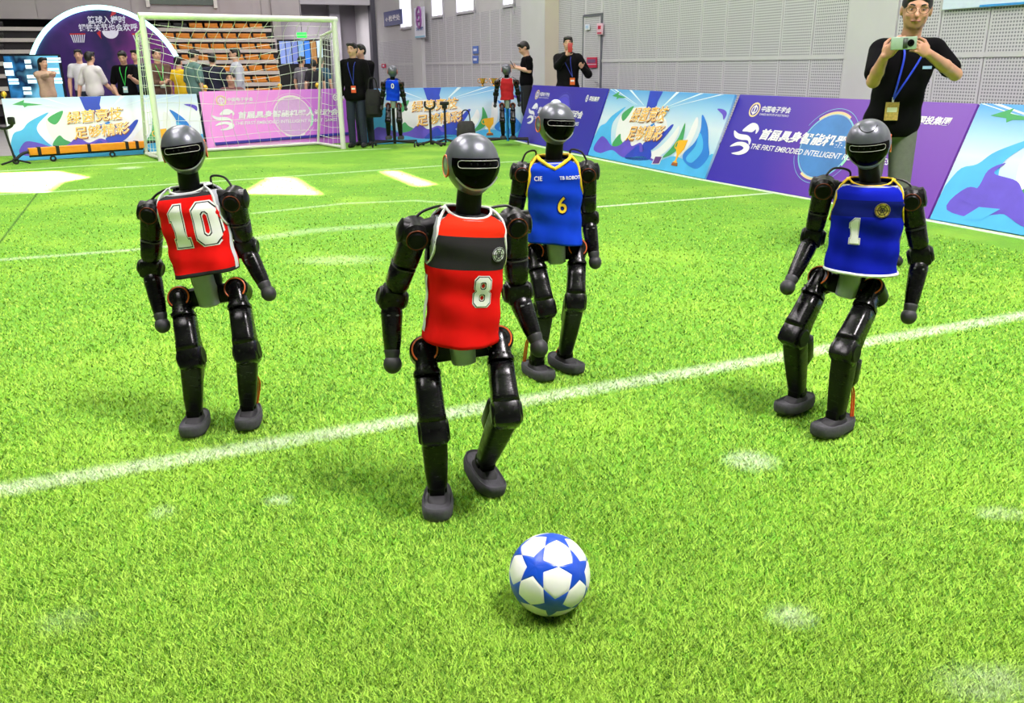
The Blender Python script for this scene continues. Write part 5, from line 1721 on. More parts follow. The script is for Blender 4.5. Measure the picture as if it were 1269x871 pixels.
def sign_rect(pl, M0, cx, cz, w, h, m, name='panel'):
    me = MB().box(w, 0.004, h, c=(cx, -0.0125, cz)).mesh(name, False); me.materials.append(m)
    link(name, me, None, pl, M0)
S_navy = mat('sign_navy', (28, 48, 118), 0.5, var=0.03)
S_white = mat('sign_white', (226, 230, 244), 0.5, var=0.02)
S_red = mat('sign_red', (196, 40, 74), 0.5, var=0.04)
S_blue = mat('sign_blue', (88, 120, 196), 0.5, var=0.04)
S_pink = mat('sign_pink', (226, 190, 206), 0.5, var=0.04)
o, pl, M0, wd, hh = wall_sign('direction_sign', 476, 13, 498.5, 31.5, S_navy, 'navy direction sign with white arrow and lettering high on the far wall')
sign_text(pl, M0, '←检录处', 0, 0, hh * 0.42, P_white, 0.02, wd * 0.8)
o, pl, M0, wd, hh = wall_sign('notice_banner', 514, 9, 526.5, 47, S_white, 'tall white notice with purple symbols on the far pillar', 'sign', WD - 0.13)
S_purple = mat('sign_purple', (150, 90, 160), 0.5)
for dz, mm in ((0.28, S_purple), (0.06, S_purple)):
    b = ring(wd * 0.2, wd * 0.045, 20, 6, 'y', (0, -0.014, hh * dz))
    link('symbol', tmpl(b, 'symbol', mm), None, pl, M0)
sign_text(pl, M0, '禁烟', 0, -hh * 0.2, hh * 0.12, mat('sign_text_blue', (80, 110, 180), 0.5), 0.02, wd * 0.7)
sign_rect(pl, M0, 0, -hh * 0.46, wd * 0.96, hh * 0.05, mat('sign_cyan', (130, 186, 214), 0.5))
for k, (yy0, yy1) in enumerate(((57, 66.5), (69, 78.5))):
    o, pl, M0, wd, hh = wall_sign('wall_notice', 586, yy0, 592.5, yy1, S_blue, 'small blue notice on the far wall, %s of the two' % ('upper' if k == 0 else 'lower'))
    sign_rect(pl, M0, 0, 0, wd * 0.6, hh * 0.3, S_white)
o, pl, M0, wd, hh = wall_sign('door_notice', 727.5, 71, 739.5, 84, S_red, 'red notice with white strip fixed to the wall door', 'sign', WD - 0.045)
sign_rect(pl, M0, 0, -hh * 0.17, wd, hh * 0.05, S_white); sign_rect(pl, M0, 0, hh * 0.15, wd * 0.8, hh * 0.35, mat('sign_dusky', (120, 80, 120), 0.5))
o, pl, M0, wd, hh = wall_sign('door_placard', 740, 29, 747, 43, S_pink, 'pale pink placard at the top right of the wall door', 'sign', WD - 0.045)
sign_rect(pl, M0, 0, hh * 0.15, wd * 0.5, hh * 0.3, S_red); sign_rect(pl, M0, 0, -hh * 0.35, wd * 0.7, hh * 0.12, S_red)
o, pl, M0, wd, hh = wall_sign('door_sticker', 725.5, 30, 730.5, 37, S_white, 'small white sticker at the top left of the wall door', 'sign', WD - 0.045)
sign_rect(pl, M0, 0, 0, wd * 0.6, hh * 0.5, mat('sign_ice', (180, 210, 236), 0.5))
o, pl, M0, wd, hh = wall_sign('hanging_banner', 1172, -40, 1300, 7.5, mat('banner_paleblue', (214, 232, 246), 0.5, var=0.03), 'pale blue banner hung high on the wall, its lower edge in view', 'banner', WD - 0.03)
sign_rect(pl, M0, wd * 0.12, -hh * 0.47, wd * 0.46, hh * 0.06, mat('banner_azure', (56, 150, 220), 0.5))
o, pl, M0, wd, hh = wall_sign('alarm_box', 473, 79, 478, 84, S_red, 'little red alarm box low on the far wall beside the recess', 'alarm')
sign_rect(pl, M0, 0, 0, wd * 0.4, hh * 0.4, S_white)

# ================================================================== raked stand
tread_m = mat('tread_white', (214, 208, 200), 0.7, var=0.05)
riser_m = mat('riser_dark', (52, 50, 52), 0.8)
st = thing('raked_stand', hall(-1.0, 27.5, 0), 'raked spectator stand with white treads at the back of the hall', 'stand')
TIER = []
for i in range(7):
    t0 = 26.0 + 0.52 * i; z0 = 0.62 + 0.312 * i
    TIER.append((t0, z0))
    for nm, a, c, y0, y1, m_ in (('tread', -14, W_RC - 0.35, z0 - 0.10, z0, tread_m), ('riser', -14, W_RC - 0.35, max(0.0, z0 - 0.40), z0 - 0.10, riser_m)):
        hall_box(nm, a, c, t0 if nm == 'tread' else t0 + 0.10, t0 + 0.52, y0, y1, m_, st)
def t_seat():
    b = MB(); b.loft([(0.0, 0.17, 0.15, 4), (0.02, 0.19, 0.17, 4), (0.045, 0.19, 0.17, 4), (0.055, 0.17, 0.15, 4)], 16)
    return b.mesh('seat_pan')
def t_seatback():
    b = MB(); b.box(0.38, 0.035, 0.12, c=(0, 0.17, 0.10), bev=0.012); return b.mesh('seat_back')
M_so = mat('seat_orange', (220, 138, 34), 0.45, var=0.12, scale=6)
M_sb = mat('seat_black', (26, 24, 26), 0.5)
sp_me = {}
for key, m_ in (('o', M_so), ('b', M_sb)):
    a, c = t_seat(), t_seatback(); a.materials.append(m_); c.materials.append(m_); sp_me[key] = (a, c)
ORD = ['first', 'second', 'third', 'fourth', 'fifth', 'sixth', 'seventh']
rown = ['lowest', 'second', 'third', 'fourth', 'fifth', 'sixth', 'top']
def seat(w, i, key, label, group):
    t0, z0 = TIER[i]
    M0 = basis(hall(w, t0 + 0.26, z0), UU, VV, ZZ)
    o = thing('stand_seat', M0.translation[:], label, 'seat', group)
    link('seat_pan', sp_me[key][0], None, o, M0); link('seat_back', sp_me[key][1], None, o, M0)
for i in range(7):
    for k in range(7):
        w = W_RC - 0.75 - 0.45 * k
        if i in (0, 1, 2) and k > 3: continue
        seat(w, i, 'b' if (i == 6 and k > 4) else 'o', ('orange plastic seat, %s from the right in the %s row of the stand' % (ORD[k], rown[i])) if not (i == 6 and k > 4) else 'black seat in the top row, %s from the left end of the orange block' % ORD[6 - k], 'orange stand seats' if not (i == 6 and k > 4) else 'black stand seats')
for i in (4, 5, 6):
    for k in range(5):
        seat(-4.6 + 0.5 * k, i, 'b', 'black seat left of the arch, %s from the left in the %s row' % (ORD[k], rown[i]), 'black stand seats left of the arch')

# ================================================================== arch stage, screens
def arch():
    Yc = 21.0
    top, L_, R_ = atY(135, 9, Yc), atY(42, 69, Yc), atY(228, 58, Yc)
    c = atY(136, 114, Yc); R = (top[2] - c[2])
    root = thing('arch_backdrop', (c[0], Yc, 0), 'round violet arch backdrop rimmed with a glowing cyan tube', 'backdrop')
    M0 = basis(np.array([c[0], Yc, 0]), np.array([1.0, 0, 0]), np.array([0, 1.0, 0]), ZZ)
    a = np.linspace(math.radians(-24), math.radians(204), 60)
    pts = [(R * math.cos(q), max(0.0, c[2] + R * math.sin(q))) for q in a]
    b = MB(); b.poly(pts, 0.0, 0.08)
    m = ramp_mat('arch_print', [(0.0, (46, 60, 150)), (0.40, (44, 40, 96)), (0.62, (84, 50, 130)), (0.8, (46, 40, 92)), (1.0, (130, 50, 140))], 0, -2.2, 2.2, 0.5, 0.55, 1.6)
    me = b.mesh('backdrop_face', False); me.materials.append(m); fc = link('backdrop_face', me, None, root, M0)
    a = np.linspace(math.radians(24), math.radians(156), 50)
    b = MB(); b.tube([(R * math.cos(q), -0.03, c[2] + R * math.sin(q)) for q in a], 0.052, 10)
    link('light_tube', tmpl(b, 'light_tube', mat('tube_cyan_light', (176, 250, 250), 0.4, emit=2.2, var=0.01)), None, root, M0)
    pw = mat('arch_print_white', (226, 224, 240), 0.5, emit=0.15); pr = mat('arch_print_red', (214, 56, 66), 0.5)
    def tx(t, x, y, w):
        p = atY(x, y, Yc); v, f = text_mesh(t, 1.0, 0.018)
        k = w / (v[:, 0].max() - v[:, 0].min()); v = v * k
        b = MB(); b.add(np.stack([v[:, 0] + p[0] - c[0], np.full(len(v), -0.004), v[:, 2] + p[2]], 1), f)
        me = b.mesh('lettering', False); me.materials.append(pw); link('lettering', me, None, fc, M0)
    sc = Yc / 1060 / math.cos(PIT) * 0.95
    tx('篮球入樽时', 132, 24.5, 44 * sc); tx('钢铁关节也会欢呼', 134, 34, 68 * sc)
    def hoop(x, y):
        p = atY(x, y, Yc); b = MB(); x0 = p[0] - c[0]; z0 = p[2]
        for k in range(7):
            q = -0.16 + 0.32 * k / 6
            b.poly([(x0 + q - 0.012, z0 + 0.08), (x0 + q + 0.012, z0 + 0.08), (x0 + q * 0.7 + 0.010, z0 - 0.10), (x0 + q * 0.7 - 0.010, z0 - 0.10)], -0.004)
        me = b.mesh('hoop_net', False); me.materials.append(pw); link('hoop_net', me, None, fc, M0)
        b = MB(); b.poly([(x0 - 0.18, z0 + 0.07), (x0 + 0.18, z0 + 0.07), (x0 + 0.18, z0 + 0.10), (x0 - 0.18, z0 + 0.10)], -0.006)
        me = b.mesh('hoop_rim', False); me.materials.append(pr); link('hoop_rim', me, None, fc, M0)
    hoop(97, 47); hoop(174, 47)
    p = atY(137, 41, Yc); x0, z0 = p[0] - c[0], p[2]
    a = np.radians(np.linspace(180, 360, 20)); b = MB(); b.poly([(x0 + 0.19 * math.cos(q), z0 + 0.05 + 0.17 * math.sin(q)) for q in a], -0.004)
    me = b.mesh('half_ball', False); me.materials.append(pw); link('half_ball', me, None, fc, M0)
    for x, y, s_ in ((140, 16, 1), (121, 44, -1)):
        p = atY(x, y, Yc); x0, z0 = p[0] - c[0], p[2]; b = MB()
        b.poly([(x0 - 0.08 * s_, z0 - 0.08), (x0 + 0.07, z0 - 0.02), (x0 + 0.08, z0 + 0.12), (x0 - 0.01, z0 + 0.05)][::s_], -0.004)
        me = b.mesh('red_flash', False); me.materials.append(pr); link('red_flash', me, None, fc, M0)
arch()
def screen():
    Yc = 20.2
    a, c = atY(2, 68, Yc), atY(82, 124, Yc)
    w, h = c[0] - a[0], a[2] - c[2]
    root = thing('display_screen', ((a[0] + c[0]) / 2, Yc, 0), 'bright blue lit display screen left of the arch', 'screen')
    M0 = Matrix.Translation((a[0], Yc, c[2]))
    me = MB().box(w, 0.08, h, c=(w / 2, 0.05, h / 2), bev=0.01).mesh('screen_body', False); me.materials.append(mat('screen_case', (20, 26, 40), 0.5)); bd = link('screen_body', me, None, root, M0)
    m = ramp_mat('screen_picture', [(0.0, (8, 24, 60)), (0.45, (14, 46, 96)), (0.60, (50, 130, 190)), (0.75, (10, 26, 60)), (1.0, (110, 190, 226))], 0, -0.1, 1.5, 0.3, 0.9, 2.2, emit=0.45)
    me = MB().box(w - 0.06, 0.01, h - 0.06, c=(w / 2, 0.004, h / 2)).mesh('picture', False); me.materials.append(m); pc = link('picture', me, None, bd, M0)
    ml = mat('screen_text_light', (206, 240, 255), 0.4, emit=1.1)
    for (x0, x1, y0, y1) in ((30, 40, 73, 86), (53, 76, 71, 78), (50, 74, 84, 92), (62, 78, 96, 104), (4, 18, 76, 95), (10, 24, 97, 105), (33, 46, 92, 104), (28, 40, 107, 118)):
        p, q = atY(x0, y0, Yc), atY(x1, y1, Yc)
        for k in range(2):
            zz = p[2] + (q[2] - p[2]) * (k + 0.5) / 2
            hh = (p[2] - q[2]) * 0.36
            me = MB().box(q[0] - p[0], 0.004, hh, c=((p[0] + q[0]) / 2 - a[0], -0.004, zz - c[2])).mesh('caption_bar', False); me.materials.append(ml); link('caption_bar', me, None, pc, M0)
    b = MB(); 
    for x in (0.2, w - 0.2): b.box(0.08, 0.08, c[2], c=(x, 0.06, -c[2] / 2))
    link('screen_leg', tmpl(b, 'screen_leg', M_dark), None, root, M0)
screen()
def booth():
    # dark glazed booth behind the right half of the goal
    Yc = 22.5
    a, c = atY(345, 49, Yc), atY(404, 112, Yc)
    w, h = c[0] - a[0], a[2]
    root = thing('exhibition_booth', ((a[0] + c[0]) / 2, Yc, 0), 'black exhibition booth with blue lit window strips behind the goal', 'booth')
    M0 = Matrix.Translation((a[0], Yc, 0))
    zs = atY(370, 81, Yc)[2]
    me = MB().box(w + 0.1, 0.7, h, c=(w / 2, 0.36, h / 2), bev=0.01).mesh('booth_body', False); me.materials.append(M_dark); bd = link('booth_body', me, None, root, M0)
    cols = [(128, 146, 206), (120, 138, 196), (112, 124, 190), (120, 160, 206), (60, 120, 210), (166, 120, 70), (190, 214, 236)]
    n = len(cols)
    for k, q in enumerate(cols):
        m = mat('strip_%d' % k, q, 0.3, emit=0.55, var=0.08, scale=8)
        me = MB().box(w / n - 0.025, 0.02, h - zs - 0.08, c=(w * (k + 0.5) / n, 0.0, (h + zs) / 2)).mesh('window_strip', False); me.materials.append(m); link('window_strip', me, None, bd, M0)
booth()
# green lamp seen through the net
gp = atY(374, 43.5, 24.0)
o = thing('exit_lamp', gp, 'small glowing green exit lamp above the booth', 'lamp')
me = MB().box(0.26, 0.05, 0.13, bev=0.02).mesh('lamp_face'); me.materials.append(mat('lamp_green', (40, 220, 70), 0.4, emit=1.6)); link('lamp_face', me, None, o, Matrix.Translation(Vector(gp)))
b = MB(); b.tube([(0, 0.03, 0), (0, 0.03, CEIL - gp[2])], 0.008, 6); link('lamp_rod', tmpl(b, 'lamp_rod', M_leg), None, o, Matrix.Translation(Vector(gp)))

# ================================================================== orange hoist beam, stands
def hoist():
    a, c = gnd(20, 203.5), gnd(186, 191.5)
    x = unit(c - a); y = np.array([-x[1], x[0], 0]); L = float(np.linalg.norm(c - a))
    root = thing('robot_hoist', (a + c) / 2, 'folded orange robot hoist on castors before the pale board', 'hoist')
    M0 = basis(a, x, y, ZZ)
    mo = mat('hoist_orange', (250, 152, 36), 0.4, var=0.05)
    me = MB().box(L * 0.88, 0.10, 0.11, c=(L * 0.54, 0, 0.17), bev=0.01).mesh('beam', False); me.materials.append(mo); bm_ = link('beam', me, None, root, M0)
    for q in (0.17, 0.30, 0.53, 0.82, 0.90):
        me = MB().box(0.05, 0.112, 0.125, c=(L * q, 0, 0.17), bev=0.004).mesh('clamp', False); me.materials.append(M_dark); link('clamp', me, None, bm_, M0)
    for q in (0.0, 0.26, 0.70, 0.97):
        b = MB(); b.tube([(L * q, 0, 0.13), (L * q, -0.02, 0.07)], 0.014, 8); ring(0.035, 0.014, 16, 8, 'y', (L * q, -0.02, 0.048), b)
        link('castor', tmpl(b, 'castor', M_dark), None, root, M0)
    b = MB(); b.tube(smooth_pts([(0.0, 0, 0.06), (0.12, 0, 0.15), (0.3, 0, 0.18)], 6), 0.022, 8); b.tube([(L * 0.10, 0, 0.10), (L * 0.95, 0, 0.10)], 0.014, 8); b.tube([(L * 0.9, 0, 0.2), (L * 1.08, 0.02, 0.2)], 0.02, 8)
    link('base_rail', tmpl(b, 'base_rail', M_dark), None, root, M0)
hoist()
def cradle(x, ytop, yb, label):
    g = gnd(x + 4, yb); root = thing('cradle_stand', g, label, 'stand')
    t = atY(x, ytop, g[1]); hgt = t[2]
    M0 = Matrix.Translation(Vector(g))
    b = MB(); b.tube([(0, 0, 0.05), (-0.05, 0, hgt * 0.5), (-0.08, 0, hgt - 0.12)], 0.016, 8); link('post', tmpl(b, 'post', M_dark), None, root, M0)
    b = MB(); b.tube(smooth_pts([(-0.25, 0, hgt), (-0.2, 0, hgt - 0.1), (-0.08, 0, hgt - 0.14), (0.04, 0, hgt - 0.1), (0.08, 0, hgt)], 6), 0.022, 8)
    for q in (-0.22, 0.05): b.box(0.10, 0.06, 0.11, c=(q, 0, hgt - 0.03), bev=0.02)
    link('fork', tmpl(b, 'fork', M_dark), None, root, M0)
    b = MB()
    for q in (0, 120, 240): b.tube([(0, 0, 0.06), (0.22 * math.cos(math.radians(q)), 0.22 * math.sin(math.radians(q)), 0.012)], 0.014, 8)
    link('tripod_foot', tmpl(b, 'tripod_foot', M_dark), None, root, M0)
cradle(16, 147, 203, 'black forked cradle stand at the left end of the pale board')
def tstand(x, ytop, yb, label, kind):
    g = gnd(x, yb); root = thing('tripod_stand', g, label, 'stand'); hgt = atY(x, ytop, g[1])[2]; M0 = Matrix.Translation(Vector(g))
    b = MB(); b.tube([(0, 0, 0.03), (0, 0, hgt)], 0.020, 10); link('post', tmpl(b, 'post', M_dark), None, root, M0)
    for q in (10, 130, 200, 320):
        b = MB(); b.tube([(0, 0, 0.09), (0.24 * math.cos(math.radians(q)), 0.20 * math.sin(math.radians(q)), 0.03)], 0.016, 8); b.ell(0.03, 0.03, 0.03, (0.24 * math.cos(math.radians(q)), 0.20 * math.sin(math.radians(q)), 0.03), 10, 8)
        link('leg', tmpl(b, 'leg', M_dark), None, root, M0)
    b = MB()
    if kind == 'u': b.tube(smooth_pts([(-0.08, 0, hgt + 0.13), (-0.08, 0, hgt + 0.04), (0, 0, hgt), (0.08, 0, hgt + 0.04), (0.08, 0, hgt + 0.13)], 6), 0.018, 8)
    else: b.box(0.16, 0.14, 0.06, c=(0, 0, hgt), bev=0.015); b.box(0.09, 0.09, 0.06, c=(0, 0, hgt - 0.06), bev=0.01)
    link('head_rest', tmpl(b, 'head_rest', M_dark), None, root, M0)
tstand(534.5, 135, 181, 'black tripod stand with a U-shaped fork before the back board', 'u')
tstand(552.5, 128, 178.8, 'black tripod stand with a flat head before the back board', 't')
def trophies():
    for k, (x, y) in enumerate(((598, 107), (612, 107))):
        g = gnd(x, 166); tp = atY(x, 97, g[1] + 0.9); M0 = Matrix.Translation((tp[0], tp[1], 0))
        root = thing('trophy', (tp[0], tp[1], 0), 'gold trophy cup on a plinth behind the back board, %s' % ('left one' if k == 0 else 'right one, nearer the red-vested robot'), 'trophy')
        zt = tp[2]
        b = MB(); b.loft([(zt - 0.16, 0.03, 0.03), (zt - 0.13, 0.012, 0.012), (zt - 0.10, 0.04, 0.04), (zt, 0.06, 0.06)], 16); link('cup', tmpl(b, 'cup', mat('trophy_gold', (222, 174, 70), 0.25, 0.9)), None, root, M0)
        b = MB(); ring(0.04, 0.008, 16, 6, 'y', (-0.065, 0, zt - 0.05), b); ring(0.04, 0.008, 16, 6, 'y', (0.065, 0, zt - 0.05), b); link('handles', tmpl(b, 'handles', MATS['trophy_gold']), None, root, M0)
        me = MB().box(0.16, 0.16, zt - 0.16, c=(0, 0, (zt - 0.16) / 2), bev=0.008).mesh('plinth', False); me.materials.append(M_dark); link('plinth', me, None, root, M0)
trophies()

# ================================================================== hanging robots at the back
BACK = [
  dict(seed=20, Y=15.15, label='robot in blue number 0 jersey hanging on a black rack, seen from behind', scale=1.08,
    J=dict(head=(486.5, 88.5), neck=(486.5, 98), hem=(487, 124), shL=(476, 104.5), elL=(474, 118, 0.03), haL=(473, 134.5), shR=(497, 104.5), elR=(499.5, 118, 0.03), haR=(503, 135),
           hipL=(481.5, 131), hipR=(494.5, 131), knL=(481, 149, -0.05), anL=(481.5, 167), knR=(495, 149, -0.05), anR=(496.5, 167)),
    head=(180, -4, 0, 1.02), nocable=1, feet=dict(L=(180, 0, 0), R=(180, 0, 0)), wid=0.95,
    bands=[(0.0, 0)], mats=[M_blue], trim=M_blue, ntrim=M_blue, prints=[('0', 0.115, 0.01, 0.68, M_white, M_navyband, 0.9)]),
  dict(seed=21, Y=15.45, label='robot in plain red vest hanging on a blue-lit rack, seen from behind', scale=1.08,
    J=dict(head=(627.5, 86.5), neck=(628, 96), hem=(628.5, 123), shL=(616.5, 103), elL=(614.5, 117, 0.03), haL=(613.5, 131), shR=(639.5, 102), elR=(642, 116, 0.03), haR=(643.5, 130),
           hipL=(622, 131), hipR=(635.5, 131), knL=(622.5, 149, -0.05), anL=(623.5, 167), knR=(635.5, 149, -0.05), anR=(636, 167)),
    head=(180, -4, 0, 1.02), nocable=1, feet=dict(L=(180, 0, 0), R=(180, 0, 0)), wid=0.95,
    bands=[(0.0, 0)], mats=[mat('vest_dark_red', (178, 14, 26), 0.85, var=0.06)], trim=M_pale, ntrim=M_pale, prints=[]),
]
for sp_ in BACK:
    robot(sp_)
def rack(x, Y, label, mp):
    g = atY(x, 150, Y + 0.22); top = atY(x, 104, Y + 0.22)[2]
    root = thing('robot_rack', (g[0], g[1], 0), label, 'rack')
    M0 = Matrix.Translation((g[0], g[1], 0))
    b = MB(); b.tube([(0, 0, 0.06), (0, 0, top)], 0.028, 10); link('post', tmpl(b, 'post', mp), None, root, M0)
    b = MB(); b.tube([(-0.15, -0.03, top - 0.02), (0.15, -0.03, top - 0.02)], 0.02, 8); link('hanger_bar', tmpl(b, 'hanger_bar', M_dark), None, root, M0)
    for q in (-150, -30, 30, 150):
        c, s = math.cos(math.radians(q)) * 0.42, math.sin(math.radians(q)) * 0.36
        b = MB(); b.tube([(0, 0, 0.10), (c, s, 0.09)], 0.018, 8); lg = link('rack_leg', tmpl(b, 'rack_leg', M_dark), None, root, M0)
        b = ring(0.026, 0.012, 14, 8, 'x', (c, s, 0.039)); link('castor', tmpl(b, 'castor', M_dark), None, lg, M0)
rack(488, 15.15, 'black wheeled rack carrying the blue number 0 robot', M_dark)
rack(629, 15.45, 'wheeled rack with post coloured as if lit blue, carrying the red-vested robot', mat('rack_blue_lit', (40, 150, 226), 0.4))  # blue light on the post is put into its colour

# ================================================================== people
M_skin = mat('skin', (214, 168, 140), 0.55, var=0.05, scale=25, bump=0.03)
M_skin2 = mat('skin_tan', (196, 146, 116), 0.5, var=0.05, scale=25, bump=0.03)
M_hair = mat('hair_black', (20, 17, 16), 0.5, var=0.2, scale=120, bump=0.3, bscale=180)
M_eye = mat('eye_dark', (30, 22, 20), 0.2)
M_eyew = mat('eye_white', (176, 158, 148), 0.4)
M_lip = mat('lip', (176, 110, 98), 0.5)
M_shoe = mat('shoe_dark', (28, 28, 30), 0.6)
M_jean = mat('jean_dark', (38, 46, 64), 0.85, var=0.12, scale=50)
M_black = mat('cloth_black', (10, 10, 12), 0.9, var=0.15, scale=30, spec=0.1)
def rotm(yaw, pit, rol):
    return np.array((Matrix.Rotation(math.radians(yaw), 3, 'Z') @ Matrix.Rotation(math.radians(rol), 3, 'Y') @ Matrix.Rotation(math.radians(pit), 3, 'X')))
def hand_prims(S_, wr, d, nrm, thumb, curl, k, r=0.0088, inf=0.0):
    d = unit(d); nrm = unit(np.asarray(nrm, float) - d * (np.asarray(nrm) @ d)); ax = np.cross(d, nrm) * thumb
    R = np.stack([ax, nrm, d], 1)
    S_.ell(wr + d * 0.048 * k, (0.041 * k, 0.017 * k, 0.056 * k), R, 0.010)
    for i, (o, l) in enumerate(((0.030, 0.072), (0.010, 0.082), (-0.010, 0.077), (-0.029, 0.060))):
        p = wr + d * (0.088 - 0.006 * abs(i - 1)) * k + ax * o * k
        dd = d.copy(); a = 0.0
        for q, fr in enumerate((0.45, 0.31, 0.24)):
            a += math.radians(curl * (0.8 if q == 0 else 1.0))
            v = d * math.cos(a) + nrm * math.sin(a)
            e = p + v * l * fr * k
            S_.cap(p, e, r * k * (1 - 0.06 * q), r * k * (0.94 - 0.08 * q), 0.004)
            p = e
    p = wr + d * 0.022 * k + ax * 0.032 * k
    v = unit(d * 0.65 + ax * 0.65 + nrm * 0.35)
    e = p + v * 0.042 * k
    S_.cap(p, e, 0.0125 * k, 0.0108 * k, 0.008)
    v2 = unit(d * 0.85 + ax * 0.15 + nrm * 0.45)
    S_.cap(e, e + v2 * 0.034 * k, 0.0105 * k, 0.0085 * k, 0.004)

def person(px, ytop, Y, yaw, label, top, legs, o=None):
    """a standing figure whose crown is seen at (px, ytop) at depth Y"""
    o = o or {}
    h = o.get('h', 0.0115)
    crown = atY(px, ytop, Y)
    sitz = o.get('sit', 0.0)
    H = crown[2] + sitz
    k = H / 1.75
    fx = crown[0] + o.get('dx', 0.0)
    root = thing('person', (fx, Y, 0), label, 'person', o.get('group'), math.radians(yaw))
    RT = np.array(world_of(root)); Ri = np.linalg.inv(RT)
    def loc(p): return Ri[:3, :3] @ np.asarray(p, float) + Ri[:3, 3]
    dz = np.array([0, 0, -sitz])
    P = lambda x, y, z: np.array([x, y, z]) * k + dz
    hs = o.get('hs', 1.0)
    Rh = rotm(*o.get('head', (0, 0, 0)))
    piv = P(0, 0.01, 1.535)
    lean = np.array(o.get('lean', (0, 0)) + (0.0,)) if True else 0
    sh_off = lambda z: lean * k * max(0.0, (z - 0.95) / 0.8)
    def U(x, y, z): return P(x, y, z) + sh_off(z)
    def Hd(x, y, z):
        q = (np.array([x, y, z]) - np.array([0, 0.01, 1.535])) * k * hs
        return piv + sh_off(1.535) + Rh @ q
    arms = {}
    for sd_, sg in (('L', -1), ('R', 1)):
        s_ = U(sg * 0.178, 0.012, 1.405)
        if sd_ in o:
            a = o[sd_]
            el = loc(atY(a[0][0], a[0][1], Y + a[0][2])); wr = loc(atY(a[1][0], a[1][1], Y + a[1][2]))
            hd = a[2] if len(a) > 2 else None
            hdir = loc(atY(hd[0], hd[1], Y + hd[2])) - wr if hd is not None else wr - el
            nr = np.array(a[3]) if len(a) > 3 else np.array([0, -1.0, 0.2]); curl = a[4] if len(a) > 4 else 28
            nr = Ri[:3, :3] @ nr if len(a) > 3 else nr
        else:
            el = U(sg * 0.245, 0.03, 1.13); wr = U(sg * 0.255, -0.03, 0.885); hdir = wr - el; nr = np.array([-sg, -0.2, 0.0]); curl = 22
        arms[sd_] = (s_, el, wr, hdir, nr, curl, sg)
    sit = sitz > 0
    kn, an = {}, {}
    for sg in (-1, 1):
        kn[sg] = P(sg * 0.11, -0.40, 0.93) if sit else P(sg * 0.10, -0.015, 0.50)
        an[sg] = np.array([sg * 0.11 * k, -0.38 * k, 0.09 * k]) if sit else P(sg * 0.105, 0.02, 0.085)
    pts = [U(0, 0, 1.80), U(0, 0, 0.9), an[-1], an[1], kn[-1], kn[1]] + [q for a in arms.values() for q in a[1:3]] + [a[2] + unit(a[3]) * 0.2 for a in arms.values()]
    lo = np.min(pts, 0) - 0.24; hi = np.max(pts, 0) + 0.24
    lo[2] = -0.02; hi[2] = max(hi[2] - 0.10, U(0, 0, 1.82)[2])
    # ---- body: one continuous skin
    B = SDF(lo, hi, h)
    B.ell(U(0, 0, 0.95), np.array([0.150, 0.100, 0.12]) * k); B.ell(U(0, 0, 1.12), np.array([0.132, 0.092, 0.17]) * k, None, 0.03)
    B.ell(U(0, 0.008, 1.30), np.array([0.155, 0.102, 0.17]) * k, None, 0.03); B.cap(U(-0.15, 0.014, 1.412), U(0.15, 0.014, 1.412), 0.056 * k, None, 0.03)
    B.cap(U(0, 0.018, 1.43), Hd(0, 0.005, 1.57), 0.064 * k, 0.056 * k, 0.02)
    hk = k * hs
    B.ell(Hd(0, 0.004, 1.660), np.array([0.077, 0.094, 0.088]) * hk, Rh, 0.012); B.ell(Hd(0, -0.018, 1.600), np.array([0.065, 0.074, 0.070]) * hk, Rh, 0.02)
    B.ell(Hd(0, -0.066, 1.560), np.array([0.026, 0.020, 0.018]) * hk, Rh, 0.02)
    B.cap(Hd(-0.040, -0.076, 1.668), Hd(0.040, -0.076, 1.668), 0.013 * hk, None, 0.012)
    for sg in (-1, 1):
        B.ell(Hd(sg * 0.031, -0.100, 1.648), np.array([0.016, 0.013, 0.0075]) * hk, Rh, 0, True)
        B.ell(Hd(sg * 0.077, 0.012, 1.635), np.array([0.011, 0.020, 0.031]) * hk, Rh, 0.004)
        B.ell(Hd(sg * 0.036, -0.066, 1.615), np.array([0.022, 0.020, 0.020]) * hk, Rh, 0.012)
    B.cap(Hd(0, -0.088, 1.652), Hd(0, -0.106, 1.616), 0.009 * hk, 0.0145 * hk, 0.007)
    B.ell(Hd(0, -0.088, 1.586), np.array([0.024, 0.010, 0.011]) * hk, Rh, 0.006)
    for sg in (-1, 1):
        B.cap(P(sg * 0.085, 0, 0.92), kn[sg], 0.078 * k, 0.055 * k, 0.02); B.cap(kn[sg], an[sg], 0.054 * k, 0.036 * k, 0.015)
        B.cap(an[sg] + [0, 0.02, -0.03], an[sg] + np.array([sg * 0.01, -0.15, -0.045]) * k, 0.036 * k, 0.030 * k, 0.015)
    for a in arms.values():
        s_, el, wr, hd, nr, curl, sg = a
        B.cap(s_, el, 0.049 * k, 0.039 * k, 0.02); B.cap(el, el * 0.6 + wr * 0.4, 0.040 * k, 0.040 * k, 0.012); B.cap(el * 0.6 + wr * 0.4, wr, 0.040 * k, 0.027 * k, 0.012)
        hand_prims(B, wr, hd, nr, o.get('thumb' + ('L' if sg < 0 else 'R'), sg), curl, k, max(0.0088, h * 0.85))
    body = link('body', B.mesh('body', 1 if h > 0.008 else 1), o.get('skin', M_skin), root)
    body.parent = root
